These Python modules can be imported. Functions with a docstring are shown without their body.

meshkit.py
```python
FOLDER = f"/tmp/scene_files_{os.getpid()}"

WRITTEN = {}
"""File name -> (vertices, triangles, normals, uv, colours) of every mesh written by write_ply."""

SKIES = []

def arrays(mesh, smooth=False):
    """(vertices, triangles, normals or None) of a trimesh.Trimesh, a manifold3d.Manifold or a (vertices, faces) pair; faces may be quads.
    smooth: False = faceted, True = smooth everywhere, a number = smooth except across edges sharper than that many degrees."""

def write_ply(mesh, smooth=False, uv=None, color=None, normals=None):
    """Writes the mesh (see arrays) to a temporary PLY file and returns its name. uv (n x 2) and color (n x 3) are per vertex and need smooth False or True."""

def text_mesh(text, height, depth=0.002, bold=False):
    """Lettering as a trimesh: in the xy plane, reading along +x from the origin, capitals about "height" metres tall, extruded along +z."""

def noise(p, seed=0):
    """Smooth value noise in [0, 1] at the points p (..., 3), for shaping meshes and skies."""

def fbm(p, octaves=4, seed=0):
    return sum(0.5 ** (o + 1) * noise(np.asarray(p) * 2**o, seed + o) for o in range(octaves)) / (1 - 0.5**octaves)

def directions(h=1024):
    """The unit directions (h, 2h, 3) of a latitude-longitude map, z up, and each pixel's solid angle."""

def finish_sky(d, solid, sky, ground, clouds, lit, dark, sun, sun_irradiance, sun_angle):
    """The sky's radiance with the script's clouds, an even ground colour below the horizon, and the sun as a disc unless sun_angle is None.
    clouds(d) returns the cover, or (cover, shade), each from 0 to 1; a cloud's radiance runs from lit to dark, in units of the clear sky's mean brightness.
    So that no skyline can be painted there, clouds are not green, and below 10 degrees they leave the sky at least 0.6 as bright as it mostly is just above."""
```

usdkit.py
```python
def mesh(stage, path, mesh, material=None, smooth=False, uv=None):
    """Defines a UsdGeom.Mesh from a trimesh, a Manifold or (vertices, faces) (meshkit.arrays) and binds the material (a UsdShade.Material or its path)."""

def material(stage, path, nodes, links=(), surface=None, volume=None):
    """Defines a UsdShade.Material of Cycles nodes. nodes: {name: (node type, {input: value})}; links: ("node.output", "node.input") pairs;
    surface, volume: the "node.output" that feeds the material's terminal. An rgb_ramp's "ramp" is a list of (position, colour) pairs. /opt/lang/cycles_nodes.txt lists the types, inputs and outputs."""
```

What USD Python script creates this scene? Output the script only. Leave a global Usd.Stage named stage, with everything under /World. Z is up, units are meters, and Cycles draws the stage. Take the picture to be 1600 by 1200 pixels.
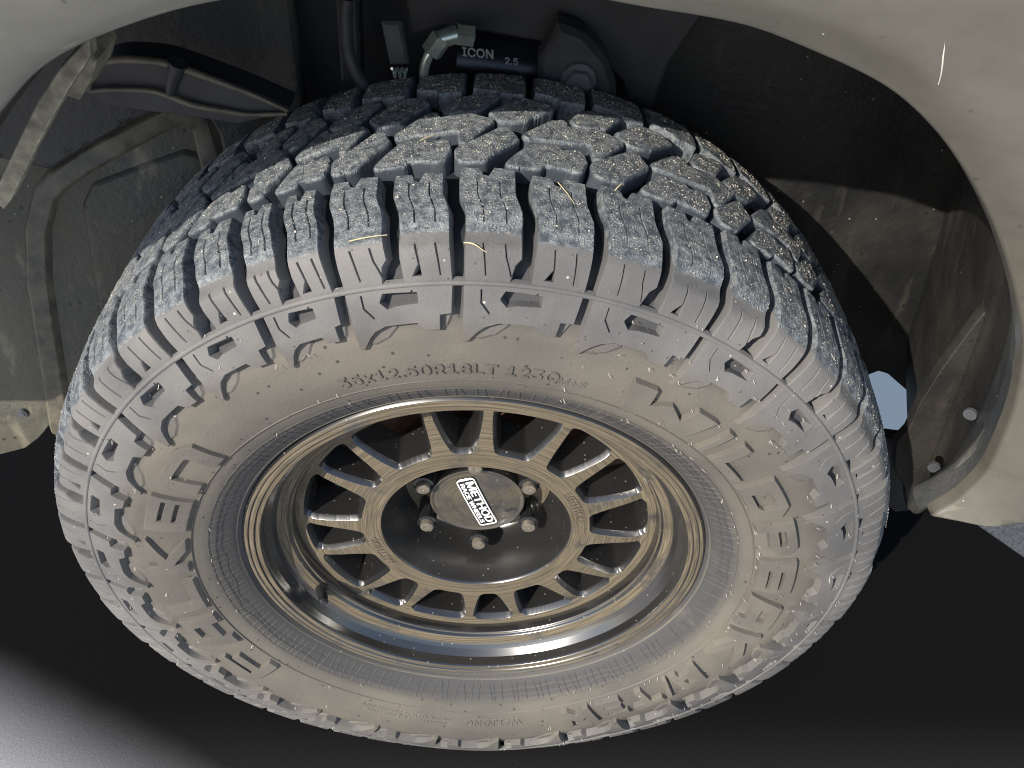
import math, random
import numpy as np, trimesh, shapely, usdkit, meshkit
from shapely.geometry import Polygon, LineString, MultiPolygon, Point, box as sbox
from shapely.ops import unary_union
from shapely import affinity
from scipy.interpolate import PchipInterpolator
from scipy.spatial.transform import Rotation
from pxr import Usd, UsdGeom, UsdLux, UsdShade, Gf, Sdf, Vt

# ------------------------------------------------------------------ stage, camera, sky, sun
rng = np.random.default_rng(7)
random.seed(7)
ZC = 0.4245                                   # height of the wheel's axle above the ground
stage = Usd.Stage.CreateInMemory()
UsdGeom.SetStageUpAxis(stage, 'Z')
UsdGeom.SetStageMetersPerUnit(stage, 1.0)
UsdGeom.Xform.Define(stage, '/World')
UsdGeom.Scope.Define(stage, '/World/Looks')
EYE = np.array([0.04419, -0.58380, 0.81771 + ZC])
CAMR = Rotation.from_euler('xyz', [0.810614, 0.0, 0.006408]).as_matrix()
cam = UsdGeom.Camera.Define(stage, '/World/camera')
cm = np.eye(4); cm[:3, :3] = CAMR.T; cm[3, :3] = EYE
cam.AddTransformOp().Set(Gf.Matrix4d(cm.tolist()))
cam.CreateHorizontalApertureAttr(36.0); cam.CreateVerticalApertureAttr(27.0)
cam.CreateFocalLengthAttr(36.0 * 1420.1 / 1600)
cam.CreateClippingRangeAttr(Gf.Vec2f(0.02, 200))
cam.CreateExposureAttr(0.52)

SUN = np.array([-0.50, -0.64, 0.58]); SUN /= np.linalg.norm(SUN)
sky_mat = usdkit.material(stage, '/World/Looks/sky', {
    's': ('sky_texture', {'sky_type': 'single_scattering', 'sun_disc': False, 'sun_elevation': math.asin(SUN[2]),
                          'sun_rotation': math.atan2(SUN[0], SUN[1])}),
    'b': ('background_shader', {'strength': 0.128})}, [('s.color', 'b.color')], surface='b.background')
dome = UsdLux.DomeLight.Define(stage, '/World/sky')
UsdShade.MaterialBindingAPI.Apply(dome.GetPrim()).Bind(sky_mat)
dome.GetPrim().SetCustomDataByKey('kind', 'structure')
sun = UsdLux.DistantLight.Define(stage, '/World/sun')
sun.CreateIntensityAttr(1.2); sun.CreateAngleAttr(0.5); sun.CreateColorAttr(Gf.Vec3f(1.0, 0.93, 0.82))
sun.CreateNormalizeAttr(True)
zax = SUN; xax = np.cross([0, 0, 1], zax); xax /= np.linalg.norm(xax); yax = np.cross(zax, xax)
sm = np.eye(4); sm[0, :3] = xax; sm[1, :3] = yax; sm[2, :3] = zax
sun.AddTransformOp().Set(Gf.Matrix4d(sm.tolist()))

# ------------------------------------------------------------------ materials
def mat(name, nodes, links, surface='p.BSDF'):
    return usdkit.material(stage, '/World/Looks/' + name, nodes, links, surface=surface)

def ramp(a, b, lo=(0, 0, 0), hi=(1, 1, 1)):
    return ('rgb_ramp', {'ramp': [(0, lo), (a, lo), (b, hi), (1, hi)]})

WC = {'geo': ('geometry', {}), 'ctr': ('vector_math', {'math_type': 'subtract', 'vector2': (0, 0, ZC)}),
      'flat': ('vector_math', {'math_type': 'multiply', 'vector2': (1, 0, 1)}), 'len': ('vector_math', {'math_type': 'length'})}
WL = [('geo.position', 'ctr.vector1'), ('ctr.vector', 'flat.vector1'), ('flat.vector', 'len.vector1')]

# rubber: dusty side wall, scrubbed black tread with grit, blue sky sheen painted in
def rubber_look(name, r0, r1, wall_a, wall_b): return mat(name, {**WC,
    'p': ('principled_bsdf', {'specular_ior_level': 0.35}),
    'rt': ('map_range', {'from_min': r0, 'from_max': r1, 'clamp': True}),
    'rlo': ('map_range', {'from_min': 0.345, 'from_max': 0.372, 'clamp': True}),
    'n1': ('noise_texture', {'scale': 9.0, 'detail': 5.0, 'roughness': 0.6}),
    'n2': ('noise_texture', {'scale': 420.0, 'detail': 3.0}),
    'n3': ('noise_texture', {'scale': 130.0, 'detail': 6.0, 'roughness': 0.7}),
    'dustlo': ('mix_color', {'a': wall_a or (0.096, 0.089, 0.080), 'b': wall_b or (0.136, 0.124, 0.106)}),
    'dusthi': ('mix_color', {'a': wall_a or (0.096, 0.095, 0.096), 'b': wall_b or (0.148, 0.143, 0.139)}),
    'n1r': ramp(0.38, 0.62),
    'dust': ('mix_color', {}),
    'v': ('voronoi_texture', {'scale': 150.0, 'randomness': 1.0}),
    'vr': ramp(0.10, 0.20, (1, 1, 1), (0, 0, 0)),
    'vsel': ('separate_color', {}), 'vs2': ('math', {'math_type': 'greater_than', 'value2': 0.80}),
    'spot': ('math', {'math_type': 'multiply'}),
    'dust2': ('mix_color', {'b': (0.065, 0.061, 0.057)}),
    'w': ('voronoi_texture', {'scale': 95.0, 'randomness': 1.0}),
    'wr': ramp(0.07, 0.13, (1, 1, 1), (0, 0, 0)),
    'wsel': ('separate_color', {}), 'ws2': ('math', {'math_type': 'greater_than', 'value2': 0.80}),
    'wspot': ('math', {'math_type': 'multiply'}),
    'dust3': ('mix_color', {'b': (0.42, 0.39, 0.34)}),
    'tread': ('mix_color', {'a': (0.056, 0.067, 0.080), 'b': (0.195, 0.212, 0.226)}),
    'n3r': ramp(0.40, 0.64),
    'g': ('voronoi_texture', {'scale': 520.0, 'randomness': 1.0}),
    'gr': ramp(0.20, 0.50, (1, 1, 1), (0, 0, 0)), 'gsel': ('separate_color', {}),
    'gs2': ('math', {'math_type': 'greater_than', 'value2': 0.52}), 'gm': ('math', {'math_type': 'multiply'}),
    'gn': ('math', {'math_type': 'multiply'}),
    'tread2': ('mix_color', {'b': (0.50, 0.48, 0.43)}),
    'col': ('mix_color', {}),
    'ro': ('mix_float', {'a': 0.66, 'b': 0.50}),
    'bh': ('math', {'math_type': 'multiply_add', 'value2': 0.6}), 'gb': ('math', {'math_type': 'multiply'}), 'bs': ('mix_float', {'a': 0.35, 'b': 0.9}),
    'bump': ('bump', {'strength': 0.9, 'distance': 0.0016}),
}, WL + [('len.value', 'rt.value'), ('len.value', 'rlo.value'),
    ('geo.position', 'n1.vector'), ('geo.position', 'n2.vector'), ('geo.position', 'n3.vector'), ('geo.position', 'v.vector'), ('geo.position', 'g.vector'), ('geo.position', 'w.vector'),
    ('n1.fac', 'n1r.fac'), ('n1r.color', 'dustlo.fac'), ('n1r.color', 'dusthi.fac'), ('rlo.result', 'dust.fac'), ('dustlo.result', 'dust.a'), ('dusthi.result', 'dust.b'),
    ('v.distance', 'vr.fac'), ('v.color', 'vsel.color'), ('vsel.r', 'vs2.value1'), ('vr.color', 'spot.value1'), ('vs2.value', 'spot.value2'),
    ('spot.value', 'dust2.fac'), ('dust.result', 'dust2.a'),
    ('w.distance', 'wr.fac'), ('w.color', 'wsel.color'), ('wsel.r', 'ws2.value1'), ('wr.color', 'wspot.value1'), ('ws2.value', 'wspot.value2'),
    ('wspot.value', 'dust3.fac'), ('dust2.result', 'dust3.a'),
    ('n3.fac', 'n3r.fac'), ('n3r.color', 'tread.fac'),
    ('g.distance', 'gr.fac'), ('g.color', 'gsel.color'), ('gsel.g', 'gs2.value1'), ('gr.color', 'gm.value1'), ('gs2.value', 'gm.value2'), ('gm.value', 'gn.value1'), ('n3r.color', 'gn.value2'),
    ('gn.value', 'tread2.fac'), ('tread.result', 'tread2.a'),
    ('rt.result', 'col.fac'), ('dust3.result', 'col.a'), ('tread2.result', 'col.b'), ('col.result', 'p.base_color'),
    ('rt.result', 'ro.fac'), ('ro.result', 'p.roughness'),
    ('n2.fac', 'bh.value1'), ('gn.value', 'gb.value1'), ('rt.result', 'gb.value2'), ('gb.value', 'bh.value3'), ('rt.result', 'bs.fac'), ('bs.result', 'bump.strength'), ('bh.value', 'bump.height'), ('bump.normal', 'p.normal')])

rubber = rubber_look('dusty_rubber', 0.4258, 0.4274, None, None)
block_rubber = rubber_look('tread_block_rubber', 0.4385, 0.4408, (0.030, 0.039, 0.052), (0.050, 0.060, 0.073))
groove_rubber = mat('groove_rubber', {**WC,
    'p': ('principled_bsdf', {'specular_ior_level': 0.22}),
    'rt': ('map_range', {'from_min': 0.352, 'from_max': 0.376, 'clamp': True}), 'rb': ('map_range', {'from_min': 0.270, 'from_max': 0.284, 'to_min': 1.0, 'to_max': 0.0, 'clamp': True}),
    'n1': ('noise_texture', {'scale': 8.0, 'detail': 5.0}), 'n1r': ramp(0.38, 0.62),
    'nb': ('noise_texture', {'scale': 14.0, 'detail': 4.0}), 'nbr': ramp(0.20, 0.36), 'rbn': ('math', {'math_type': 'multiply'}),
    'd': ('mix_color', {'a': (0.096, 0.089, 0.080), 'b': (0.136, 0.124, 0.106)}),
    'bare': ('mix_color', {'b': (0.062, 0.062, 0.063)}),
    'c': ('mix_color', {'b': (0.062, 0.063, 0.067)}), 'rt2': ('map_range', {'from_min': 0.396, 'from_max': 0.416, 'clamp': True}), 'c2': ('mix_color', {'b': (0.016, 0.019, 0.024)}),  # groove floors painted darker outwards, as shade between the lugs
    'v': ('voronoi_texture', {'scale': 110.0}), 'vr': ramp(0.14, 0.22, (1, 1, 1), (0, 0, 0)), 'vsel': ('separate_color', {}),
    'vs2': ('math', {'math_type': 'greater_than', 'value2': 0.75}), 'spot': ('math', {'math_type': 'multiply'}),
    'd2': ('mix_color', {'b': (0.05, 0.047, 0.043)}), 'ro': ('mix_float', {'a': 0.75, 'b': 0.60}),
    'n2': ('noise_texture', {'scale': 300.0, 'detail': 3.0}), 'bump': ('bump', {'strength': 0.4, 'distance': 0.001}),
}, WL + [('len.value', 'rt.value'), ('len.value', 'rb.value'), ('geo.position', 'n1.vector'), ('n1.fac', 'n1r.fac'), ('n1r.color', 'd.fac'),
    ('geo.position', 'nb.vector'), ('nb.fac', 'nbr.fac'), ('nbr.color', 'rbn.value1'), ('rb.result', 'rbn.value2'),
    ('geo.position', 'v.vector'), ('v.distance', 'vr.fac'), ('v.color', 'vsel.color'), ('vsel.r', 'vs2.value1'), ('vr.color', 'spot.value1'), ('vs2.value', 'spot.value2'),
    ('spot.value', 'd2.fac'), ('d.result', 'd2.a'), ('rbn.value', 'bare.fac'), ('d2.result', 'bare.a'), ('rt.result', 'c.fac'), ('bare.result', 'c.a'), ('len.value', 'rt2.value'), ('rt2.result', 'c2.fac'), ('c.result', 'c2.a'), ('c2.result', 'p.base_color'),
    ('rbn.value', 'ro.fac'), ('ro.result', 'p.roughness'),
    ('geo.position', 'n2.vector'), ('n2.fac', 'bump.height'), ('bump.normal', 'p.normal')])

# rim: gloss black lacquer, dried mud on the faces that look outwards
def rim_look(name, lo, hi, mud_a, mud_b, streak=1.0, c0=0.27, c1=0.46):
    return mat(name, {**WC,
        'sep': ('separate_xyz', {}), 'neg': ('math', {'math_type': 'absolute'}),
        'face': ('map_range', {'from_min': lo, 'from_max': hi, 'clamp': True}),
        'n1': ('noise_texture', {'scale': 26.0, 'detail': 6.0, 'roughness': 0.65}), 'n1r': ramp(c0, c1),
        'rr': ('math', {'math_type': 'multiply', 'value2': 900.0}), 'cmb': ('combine_xyz', {}),
        'n4': ('noise_texture', {'scale': 1.0, 'detail': 3.0}),
        'sc': ('vector_math', {'math_type': 'multiply', 'vector2': (28, 28, 28)}),
        'add': ('vector_math', {'math_type': 'add'}), 'n4r': ramp(0.38, 0.62),
        'mud': ('mix_color', {'a': mud_a, 'b': mud_b}),
        'fac': ('math', {'math_type': 'multiply'}),
        'v': ('voronoi_texture', {'scale': 170.0}), 'vr': ramp(0.12, 0.20, (1, 1, 1), (0, 0, 0)), 'vsel': ('separate_color', {}),
        'vs2': ('math', {'math_type': 'greater_than', 'value2': 0.80}), 'spot': ('math', {'math_type': 'multiply'}),
        'sp2': ('mix_color', {'b': (0.06, 0.05, 0.04)}), 'bk2': ('mix_color', {'a': (0.014, 0.0135, 0.013), 'b': (0.20, 0.18, 0.15)}),
        'col': ('mix_color', {}), 'ro': ('mix_float', {'a': 0.24, 'b': 0.8}),
        'bst': ('math', {'math_type': 'multiply', 'value2': 0.5 * streak}), 'spl': ('mix_float', {'a': 0.5, 'b': 0.06}), 'bump': ('bump', {'distance': 0.0008}), 'p': ('principled_bsdf', {'ior': 2.15}),
    }, WL + [('geo.normal', 'sep.vector'), ('sep.y', 'neg.value1'), ('neg.value', 'face.value'),
        ('geo.position', 'n1.vector'), ('n1.fac', 'n1r.fac'), ('face.result', 'fac.value1'), ('n1r.color', 'fac.value2'),
        ('len.value', 'rr.value1'), ('rr.value', 'cmb.x'), ('ctr.vector', 'sc.vector1'), ('sc.vector', 'add.vector1'), ('cmb.vector', 'add.vector2'), ('add.vector', 'n4.vector'),
        ('n4.fac', 'n4r.fac'), ('n4r.color', 'mud.fac'),
        ('geo.position', 'v.vector'), ('v.distance', 'vr.fac'), ('v.color', 'vsel.color'), ('vsel.r', 'vs2.value1'), ('vr.color', 'spot.value1'), ('vs2.value', 'spot.value2'),
        ('spot.value', 'sp2.fac'), ('mud.result', 'sp2.a'), ('spot.value', 'bk2.fac'),
        ('fac.value', 'col.fac'), ('bk2.result', 'col.a'), ('sp2.result', 'col.b'), ('col.result', 'p.base_color'),
        ('fac.value', 'ro.fac'), ('ro.result', 'p.roughness'), ('fac.value', 'spl.fac'), ('spl.result', 'p.specular_ior_level'), ('fac.value', 'bst.value1'), ('bst.value', 'bump.strength'), ('n4.fac', 'bump.height'), ('bump.normal', 'p.normal')])
rim_mat = rim_look('muddy_black_rim', 0.80, 0.93, (0.074, 0.062, 0.044), (0.158, 0.130, 0.090))
cap_mat = rim_look('muddy_cap', 0.75, 0.95, (0.055, 0.048, 0.036), (0.100, 0.086, 0.063), 0.3, 0.34, 0.62)

def plain(name, c, rough=0.5, metal=0.0, spec=0.5, nscale=0, c2=None, bump=0.0, coat=0.0):
    nodes = {'p': ('principled_bsdf', {'base_color': c, 'roughness': rough, 'metallic': metal, 'specular_ior_level': spec, 'coat_weight': coat})}
    links = []
    if nscale:
        nodes.update({'g': ('geometry', {}), 'n': ('noise_texture', {'scale': nscale, 'detail': 6.0, 'roughness': 0.65}), 'r': ramp(0.35, 0.65), 'm': ('mix_color', {'a': c, 'b': c2 or c})})
        links += [('g.position', 'n.vector'), ('n.fac', 'r.fac'), ('r.color', 'm.fac'), ('m.result', 'p.base_color')]
        if bump:
            nodes['b'] = ('bump', {'strength': bump, 'distance': 0.001}); links += [('n.fac', 'b.height'), ('b.normal', 'p.normal')]
    return mat(name, nodes, links)

white_ink = plain('white_lettering', (0.75, 0.75, 0.75), 0.45)
badge_black = plain('badge_black', (0.012, 0.012, 0.013), 0.25)
nut_black = plain('nut_black', (0.012, 0.012, 0.013), 0.12, spec=0.7)
nut_tip = plain('nut_tip_dusty', (0.30, 0.27, 0.22), 0.38, metal=0.55, nscale=250, c2=(0.16, 0.14, 0.115))
rust = plain('rusty_iron', (0.075, 0.036, 0.022), 0.6, nscale=60, c2=(0.17, 0.10, 0.065), bump=0.4)
chassis = plain('chassis_black', (0.012, 0.013, 0.017), 0.55, nscale=30, c2=(0.028, 0.029, 0.034), bump=0.3)
tower_mat = plain('tower_black', (0.007, 0.0075, 0.010), 0.6, nscale=22, c2=(0.020, 0.020, 0.024), bump=0.5)
shock_blue = plain('dark_blue_tube', (0.008, 0.009, 0.014), 0.3)
shock_grey = plain('grey_band', (0.075, 0.08, 0.09), 0.4, nscale=50, c2=(0.05, 0.054, 0.06))
fitting = plain('zinc_fitting', (0.48, 0.55, 0.50), 0.28, metal=0.75, nscale=40, c2=(0.30, 0.36, 0.34))
dim_ink = plain('grey_print', (0.24, 0.25, 0.27), 0.5)
straw_mat = plain('dry_straw', (0.55, 0.47, 0.30), 0.6, nscale=200, c2=(0.40, 0.33, 0.20))
whisker_mat = plain('pale_whisker', (0.50, 0.47, 0.42), 0.5)
grit_mat = mat('grit', {'o': ('object_info', {}), 'g': ('geometry', {}), 'n': ('white_noise_texture', {}), 'q': ('vector_math', {'math_type': 'snap', 'vector2': (0.004, 0.004, 0.004)}),
    'r': ('rgb_ramp', {'ramp': [(0, (0.05, 0.05, 0.05)), (0.4, (0.20, 0.19, 0.17)), (0.75, (0.42, 0.38, 0.31)), (1, (0.62, 0.57, 0.48))]}), 'p': ('principled_bsdf', {'roughness': 0.55})},
    [('g.position', 'q.vector1'), ('q.vector', 'n.vector'), ('n.value', 'r.fac'), ('r.color', 'p.base_color')])

# plastic arch liner: black, filmed with road dust, splashed with spots and streaks
def liner_look(name, a, b, c):
    return mat(name, {'g': ('geometry', {}), 'n': ('noise_texture', {'scale': 7.0, 'detail': 6.0, 'roughness': 0.65}), 'r': ramp(0.38, 0.66), 'm': ('mix_color', {'a': a, 'b': b}),
        'mp': ('mapping', {'scale': (34.0, 34.0, 7.0)}), 'n2': ('noise_texture', {'scale': 1.0, 'detail': 5.0, 'roughness': 0.6}), 'r2': ramp(0.58, 0.70), 'm2': ('mix_color', {'b': c}),
        'v': ('voronoi_texture', {'scale': 75.0}), 'vr': ramp(0.10, 0.22, (1, 1, 1), (0, 0, 0)), 's': ('separate_color', {}), 'gt': ('math', {'math_type': 'greater_than', 'value2': 0.7}),
        'k': ('math', {'math_type': 'multiply'}), 'm3': ('mix_color', {'b': (0.008, 0.008, 0.009)}),
        'w': ('voronoi_texture', {'scale': 60.0}), 'wr': ramp(0.03, 0.09, (1, 1, 1), (0, 0, 0)), 'ws': ('separate_color', {}), 'wgt': ('math', {'math_type': 'greater_than', 'value2': 0.72}),
        'wk': ('math', {'math_type': 'multiply'}), 'm4': ('mix_color', {'b': (0.34, 0.32, 0.27)}),
        'ro': ('mix_float', {'a': 0.36, 'b': 0.7}), 'n5': ('noise_texture', {'scale': 90.0, 'detail': 5.0, 'roughness': 0.7}), 'bump': ('bump', {'strength': 0.6, 'distance': 0.0025}), 'p': ('principled_bsdf', {})},
        [('g.position', 'n.vector'), ('n.fac', 'r.fac'), ('r.color', 'm.fac'), ('g.position', 'mp.vector'), ('mp.vector', 'n2.vector'), ('n2.fac', 'r2.fac'), ('r2.color', 'm2.fac'), ('m.result', 'm2.a'),
         ('g.position', 'v.vector'), ('v.distance', 'vr.fac'), ('v.color', 's.color'), ('s.r', 'gt.value1'), ('vr.color', 'k.value1'), ('gt.value', 'k.value2'), ('k.value', 'm3.fac'), ('m2.result', 'm3.a'),
         ('g.position', 'w.vector'), ('w.distance', 'wr.fac'), ('w.color', 'ws.color'), ('ws.r', 'wgt.value1'), ('wr.color', 'wk.value1'), ('wgt.value', 'wk.value2'), ('wk.value', 'm4.fac'), ('m3.result', 'm4.a'),
         ('m4.result', 'p.base_color'), ('r.color', 'ro.fac'), ('ro.result', 'p.roughness'), ('g.position', 'n5.vector'), ('n5.fac', 'bump.height'), ('bump.normal', 'p.normal')])
liner_mat = liner_look('arch_liner', (0.012, 0.0125, 0.0135), (0.026, 0.024, 0.020), (0.040, 0.037, 0.031))
dark_liner = liner_look('dark_arch_liner', (0.022, 0.023, 0.026), (0.050, 0.048, 0.043), (0.080, 0.074, 0.060))
front_mat = liner_look('front_panel', (0.046, 0.044, 0.034), (0.105, 0.096, 0.066), (0.165, 0.150, 0.108))
mould_mat = plain('muddy_moulding', (0.125, 0.110, 0.078), 0.45, nscale=45, c2=(0.045, 0.041, 0.033), bump=0.4)
flange_mat = plain('dusty_flange', (0.30, 0.28, 0.20), 0.5, nscale=70, c2=(0.11, 0.10, 0.075), bump=0.4)

# dusty silver-beige paint with run marks, drops and fine scratches
paint = mat('dusty_paint', {'g': ('geometry', {}), 'mp': ('mapping', {'scale': (1.0, 1.0, 2.2), 'rotation': (0, 0.5, 0)}), 'n': ('noise_texture', {'scale': 12.0, 'detail': 9.0, 'roughness': 0.72}), 'r': ramp(0.32, 0.68),
    'sx': ('separate_xyz', {}), 'mr': ('map_range', {'from_min': -0.3, 'from_max': 0.45, 'clamp': True}),
    'ma': ('mix_color', {'a': (0.082, 0.083, 0.071), 'b': (0.074, 0.068, 0.055)}), 'mb': ('mix_color', {'a': (0.112, 0.113, 0.098), 'b': (0.098, 0.091, 0.074)}),
    'm': ('mix_color', {}),
    'v': ('voronoi_texture', {'scale': 60.0}), 'vr': ramp(0.06, 0.14, (1, 1, 1), (0, 0, 0)), 's': ('separate_color', {}), 'gt': ('math', {'math_type': 'greater_than', 'value2': 0.62}), 'k': ('math', {'math_type': 'multiply'}),
    'm2': ('mix_color', {'b': (0.055, 0.052, 0.045)}),
    'w': ('voronoi_texture', {'scale': 70.0}), 'wr': ramp(0.02, 0.06, (1, 1, 1), (0, 0, 0)), 'ws': ('separate_color', {}), 'wgt': ('math', {'math_type': 'greater_than', 'value2': 0.86}), 'wk': ('math', {'math_type': 'multiply'}),
    'm3': ('mix_color', {'b': (0.55, 0.54, 0.50)}),
    'ro': ('mix_float', {'a': 0.34, 'b': 0.55}), 'p': ('principled_bsdf', {'metallic': 0.0, 'coat_weight': 0.6, 'coat_roughness': 0.16})},
    [('g.position', 'mp.vector'), ('mp.vector', 'n.vector'), ('n.fac', 'r.fac'), ('g.position', 'sx.vector'), ('sx.x', 'mr.value'), ('mr.result', 'ma.fac'), ('mr.result', 'mb.fac'), ('r.color', 'm.fac'), ('ma.result', 'm.a'), ('mb.result', 'm.b'),
     ('g.position', 'v.vector'), ('v.distance', 'vr.fac'), ('v.color', 's.color'), ('s.r', 'gt.value1'), ('vr.color', 'k.value1'), ('gt.value', 'k.value2'), ('k.value', 'm2.fac'), ('m.result', 'm2.a'),
     ('g.position', 'w.vector'), ('w.distance', 'wr.fac'), ('w.color', 'ws.color'), ('ws.r', 'wgt.value1'), ('wr.color', 'wk.value1'), ('wgt.value', 'wk.value2'), ('wk.value', 'm3.fac'), ('m2.result', 'm3.a'),
     ('m3.result', 'p.base_color'), ('r.color', 'ro.fac'), ('ro.result', 'p.roughness')])

# black tarmac with a pale fade of light painted into its colour
ground_mat = mat('tarmac_painted_fade', {'g': ('geometry', {}), 'dv': ('vector_math', {'math_type': 'dot_product', 'vector2': (-0.384, -0.923, 0.0)}),
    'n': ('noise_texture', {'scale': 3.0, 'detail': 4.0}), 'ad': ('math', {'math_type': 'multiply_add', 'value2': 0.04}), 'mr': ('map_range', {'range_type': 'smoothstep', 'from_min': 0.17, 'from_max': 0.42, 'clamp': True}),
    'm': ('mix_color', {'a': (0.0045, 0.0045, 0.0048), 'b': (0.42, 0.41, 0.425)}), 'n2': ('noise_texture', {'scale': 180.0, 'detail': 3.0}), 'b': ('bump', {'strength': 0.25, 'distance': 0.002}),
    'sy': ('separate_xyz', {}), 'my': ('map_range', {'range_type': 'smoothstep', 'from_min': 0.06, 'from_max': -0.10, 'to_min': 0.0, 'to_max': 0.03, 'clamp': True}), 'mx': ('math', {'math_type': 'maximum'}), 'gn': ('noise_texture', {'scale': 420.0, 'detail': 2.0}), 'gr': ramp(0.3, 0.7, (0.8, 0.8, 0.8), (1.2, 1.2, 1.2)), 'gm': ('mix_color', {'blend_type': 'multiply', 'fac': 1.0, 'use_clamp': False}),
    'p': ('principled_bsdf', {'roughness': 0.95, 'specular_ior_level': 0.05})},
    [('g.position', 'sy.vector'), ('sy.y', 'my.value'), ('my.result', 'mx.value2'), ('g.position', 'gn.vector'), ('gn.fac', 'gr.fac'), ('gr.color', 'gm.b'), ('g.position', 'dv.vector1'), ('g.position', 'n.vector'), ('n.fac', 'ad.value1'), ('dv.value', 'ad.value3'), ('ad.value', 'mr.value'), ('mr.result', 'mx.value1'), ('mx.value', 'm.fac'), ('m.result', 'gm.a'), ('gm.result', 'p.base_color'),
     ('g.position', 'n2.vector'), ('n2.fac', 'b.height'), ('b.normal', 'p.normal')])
bright_ground_mat = plain('added_ground_cream', (0.95, 0.86, 0.72), 0.6, nscale=20, c2=(0.92, 0.83, 0.70))  # for the added ground sheet, tinted warm against the blue skylight
step_mat = plain('textured_grey_step', (0.09, 0.10, 0.115), 0.4, nscale=260, c2=(0.035, 0.04, 0.048), bump=0.8)

# ------------------------------------------------------------------ scene graph helpers
names = {}
def path_for(name, parent):
    base = (parent or '/World') + '/' + name
    k = names.get(base, 0); names[base] = k + 1
    return base if k == 0 else f'{base}_{k:03d}'

def obj(name, mesh, material, parent=None, smooth=32, label=None, cat=None, kind=None, group=None):
    """One Mesh prim; all shapes are given about the axle and raised by ZC here."""
    v, f = (mesh.vertices, mesh.faces) if isinstance(mesh, trimesh.Trimesh) else mesh
    v = np.array(v, float) + [0, 0, ZC]
    p = path_for(name, parent)
    tm = trimesh.Trimesh(v, np.array(f), process=False)
    tm.merge_vertices(digits_vertex=6)
    m = usdkit.mesh(stage, p, tm, material, smooth=smooth)
    tag(m.GetPrim(), label, cat, kind, group)
    return p

def tag(prim, label=None, cat=None, kind=None, group=None):
    for k, val in (('label', label), ('category', cat), ('kind', kind), ('group', group)):
        if val: prim.SetCustomDataByKey(k, val)

def cat_mesh(*ms):
    vs, fs, n = [], [], 0
    for m in ms:
        v, f = (m.vertices, m.faces) if isinstance(m, trimesh.Trimesh) else m
        vs.append(np.asarray(v)); fs.append(np.asarray(f) + n); n += len(v)
    return np.vstack(vs), np.vstack(fs)

def polys(g):
    if g.is_empty: return []
    if g.geom_type == 'Polygon': return [g]
    return [q for q in getattr(g, 'geoms', []) for q in polys(q)]

def ring_pts(r, step):
    c = np.array(shapely.segmentize(LineString(r.coords), step).coords)[:-1]
    keep = np.hypot(*(c - np.roll(c, 1, 0)).T) > 1e-6
    return c[keep]

def ring_normals(c, ccw_out):
    d1 = c - np.roll(c, 1, 0); d2 = np.roll(c, -1, 0) - c
    d1 /= np.maximum(np.hypot(*d1.T), 1e-9)[:, None]; d2 /= np.maximum(np.hypot(*d2.T), 1e-9)[:, None]
    n1 = np.stack([d1[:, 1], -d1[:, 0]], 1); n2 = np.stack([d2[:, 1], -d2[:, 0]], 1)
    n = n1 + n2; L = np.maximum((n * n).sum(1), 0.5)
    return (2 * n / L[:, None]) * (1 if ccw_out else -1)

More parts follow.
